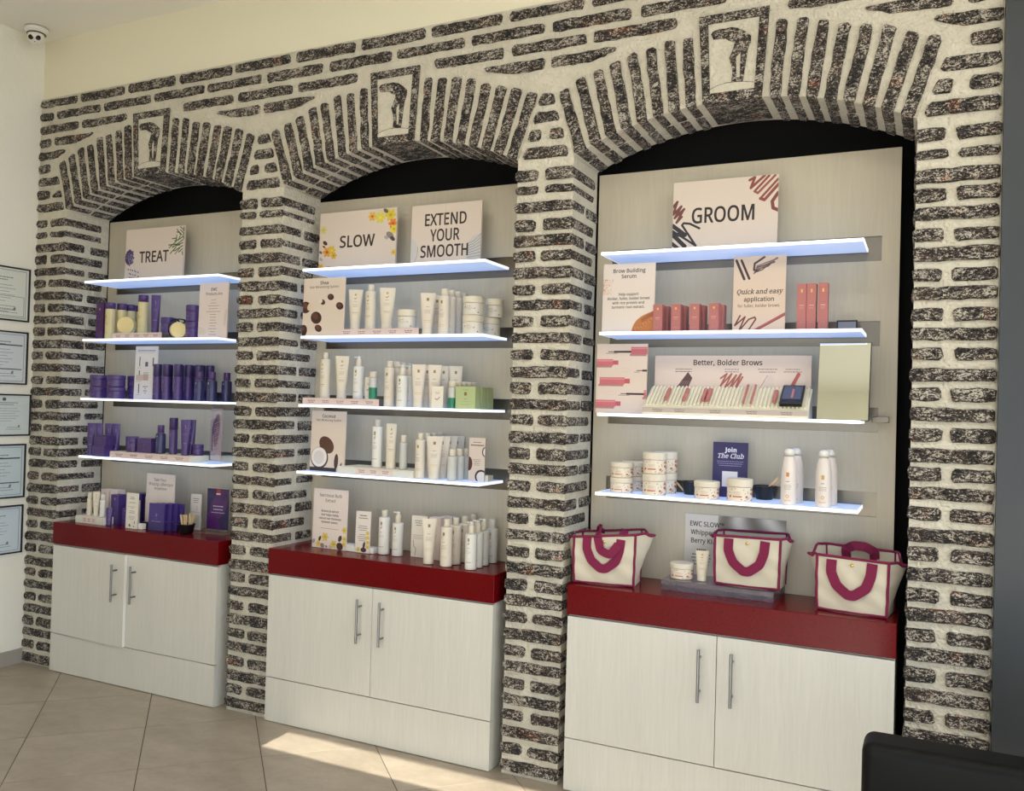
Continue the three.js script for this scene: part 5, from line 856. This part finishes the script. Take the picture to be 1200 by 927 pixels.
function tote(label, x, y, z, turn, o = {}) {
  const t = thing('tote_bag', label, 'bag', [x, y, z], turn), W = o.w ?? 0.122, H = o.h ?? 0.2, D = 0.14, fl = o.flare ?? 0.042, wob = o.wob ?? 1;
  // loops of a soft bag: front at z = 0, back at z = -D; side gussets bulge outwards towards the rim
  const loop = (v) => {
    const s = Math.pow(v, 1.3), sag = 0.006 * Math.sin(v * 3.1), w = W + 0.004 * v, c = [];
    const P_ = [[-w, sag], [w, sag], [w + fl * s, -D * 0.48], [w, -D - sag], [-w, -D - sag], [-w - fl * s, -D * 0.52]];
    for (let i = 0; i < 6; i++) { const a = P_[i], b = P_[(i + 1) % 6], n = 8; for (let k = 0; k < n; k++) { const q = k / n; c.push([lerp(a[0], b[0], q), lerp(a[1], b[1], q) + (i === 0 ? 0.006 * Math.sin(q * Math.PI) : i === 3 ? -0.006 * Math.sin(q * Math.PI) : 0), i, q]); } }
    return c;
  };
  const rows = 12, pos = [], uv = [], idx = [], N = 48;
  const rimY = (px, pz) => H + (o.tilt ?? 0) * px - (pz < -D * 0.25 && pz > -D * 0.75 ? 0.012 : 0) + (pz < -D * 0.75 ? (o.backUp ?? 0.004) : 0);
  const at = (v, k) => { const [px, pz] = loop(v)[k % N]; const yy = rimY(px, pz) * v; const cr = 0.006 * wob * Math.sin(px * 60 + v * 9) * Math.sin(v * 6 + pz * 40) * Math.sin(v * Math.PI); return [px, yy, pz + cr]; };
  for (let r = 0; r <= rows; r++) for (let k = 0; k <= N; k++) { const p = at(r / rows, k); pos.push(...p); uv.push(p[0] * 4, p[1] * 4); }
  for (let r = 0; r < rows; r++) for (let k = 0; k < N; k++) { const i = r * (N + 1) + k; idx.push(i, i + 1, i + N + 1, i + 1, i + N + 2, i + N + 1); }
  const g = new THREE.BufferGeometry(); g.setAttribute('position', new THREE.Float32BufferAttribute(pos, 3)); g.setAttribute('uv', new THREE.Float32BufferAttribute(uv, 2)); g.setIndex(idx); g.computeVertexNormals();
  mesh('body', g, M.canvas, t);
  mesh('bottom', new THREE.BoxGeometry(W * 2, 0.003, D).translate(0, 0.0018, -D / 2), M.canvas, t);
  const curve = (list, closed) => new THREE.TubeGeometry(new THREE.CatmullRomCurve3(list.map((p) => new THREE.Vector3(...p)), closed, 'centripetal'), closed ? 96 : 24, 0.0052, 6, closed);
  mesh('rim_binding', curve(Array.from({ length: 24 }, (_, k) => at(1, k * 2)), true), M.berry, t);
  for (const k of [0, 8, 24, 32]) mesh('seam_binding', curve(Array.from({ length: 7 }, (_, r) => { const p = at(Math.max(0.012, r / 6), k); p[2] += k < 12 ? 0.001 : -0.001; return p; }), false), M.berry, t);
  mesh('bottom_binding', curve([[-W, 0.005, 0.001], [0, 0.005, 0.004], [W, 0.005, 0.001]], false), M.berry, t);
  const S = o.strap ?? [[-0.07, H - 0.01, 0.010], [-0.07, H - 0.055, 0.014], [-0.05, H - 0.1, 0.017], [-0.012, H - 0.13, 0.018], [0.012, H - 0.13, 0.018], [0.05, H - 0.1, 0.017], [0.066, H - 0.055, 0.014], [0.07, H - 0.01, 0.010]];
  mesh('front_strap', ribbonGeo(S, 0.036, 0.003), M.berry, t);
  const B = o.backStrap ?? [[-0.05, H - 0.02, -D - 0.008], [-0.05, H + 0.012, -D + 0.004], [-0.02, H + 0.03, -D + 0.02], [0.02, H + 0.03, -D + 0.02], [0.05, H + 0.012, -D + 0.004], [0.05, H - 0.02, -D - 0.008]];
  mesh('back_strap', ribbonGeo(B, 0.034, 0.003), M.berry, t);
  mesh('snap', new THREE.SphereGeometry(0.006, 14, 8).scale(1, 1, 0.5), M.gold, t, 0, H - 0.024, 0.0075);
  return t;
}
tote('cream canvas tote with dark red trim leaning to the brick pillar', 3.525, YC, -0.04, 0.12, { tilt: 0.1, flare: 0.066, wob: 1.6, w: 0.124, backStrap: [[-0.05, 0.188, -0.15], [-0.045, 0.215, -0.12], [-0.03, 0.2, 0.0], [-0.01, 0.145, 0.026], [0.03, 0.13, 0.028], [0.06, 0.17, 0.014], [0.066, 0.212, -0.08], [0.05, 0.19, -0.15]] });
{
  const t = thing('acrylic_riser', 'low clear acrylic riser under the middle tote bag', 'riser', [3.972, YC, -0.085], -0.02);
  mesh('top', new THREE.BoxGeometry(0.44, 0.005, 0.19).translate(0, 0.0365, -0.095), M.lilacAcrylic, t);
  mesh('front', new THREE.BoxGeometry(0.44, 0.034, 0.005).translate(0, 0.017, -0.0025), M.lilacAcrylic, t);
  for (const s of [-1, 1]) mesh('side', new THREE.BoxGeometry(0.005, 0.034, 0.18).translate(s * 0.2175, 0.017, -0.097), M.lilacAcrylic, t);
  const YR = YC + 0.0395;
  jar('berry_jar', 'wide berry print jar on the clear riser beside the small tube', undefined, 3.816, YR, -0.165, 0.096, 0.063, P.berryJar(), M.creamCap, { lid: 0.34 });
  tube('cream_tube', 'small cream tube on the clear riser between the jar and the tote bag', undefined, 3.902, YR, -0.15, 0.054, 0.121, P.creamLabel(), M.creamCap);
  card('kit_sign', 'grey silk print Whipped Berry Kit sign behind the middle tote', 4.0, YC, -0.286, 0.41, 0.29, P.berryKit(), { lean: 0.0, d: 0.004, noFoot: true });
  tote('cream canvas tote with dark red trim standing on the clear riser', 4.084, YR, -0.118, -0.02, { h: 0.195, flare: 0.034, tilt: 0.02, backStrap: [[-0.05, 0.18, -0.15], [-0.05, 0.1, -0.152], [0, 0.06, -0.153], [0.05, 0.1, -0.152], [0.05, 0.18, -0.15]] });
}
tote('cream canvas tote with dark red trim sagging beside the black gap', 4.472, YC, -0.05, -0.12, { flare: 0.05, tilt: -0.02, backUp: 0.022, wob: 1.3, w: 0.12 });

renderer.render(scene, camera);
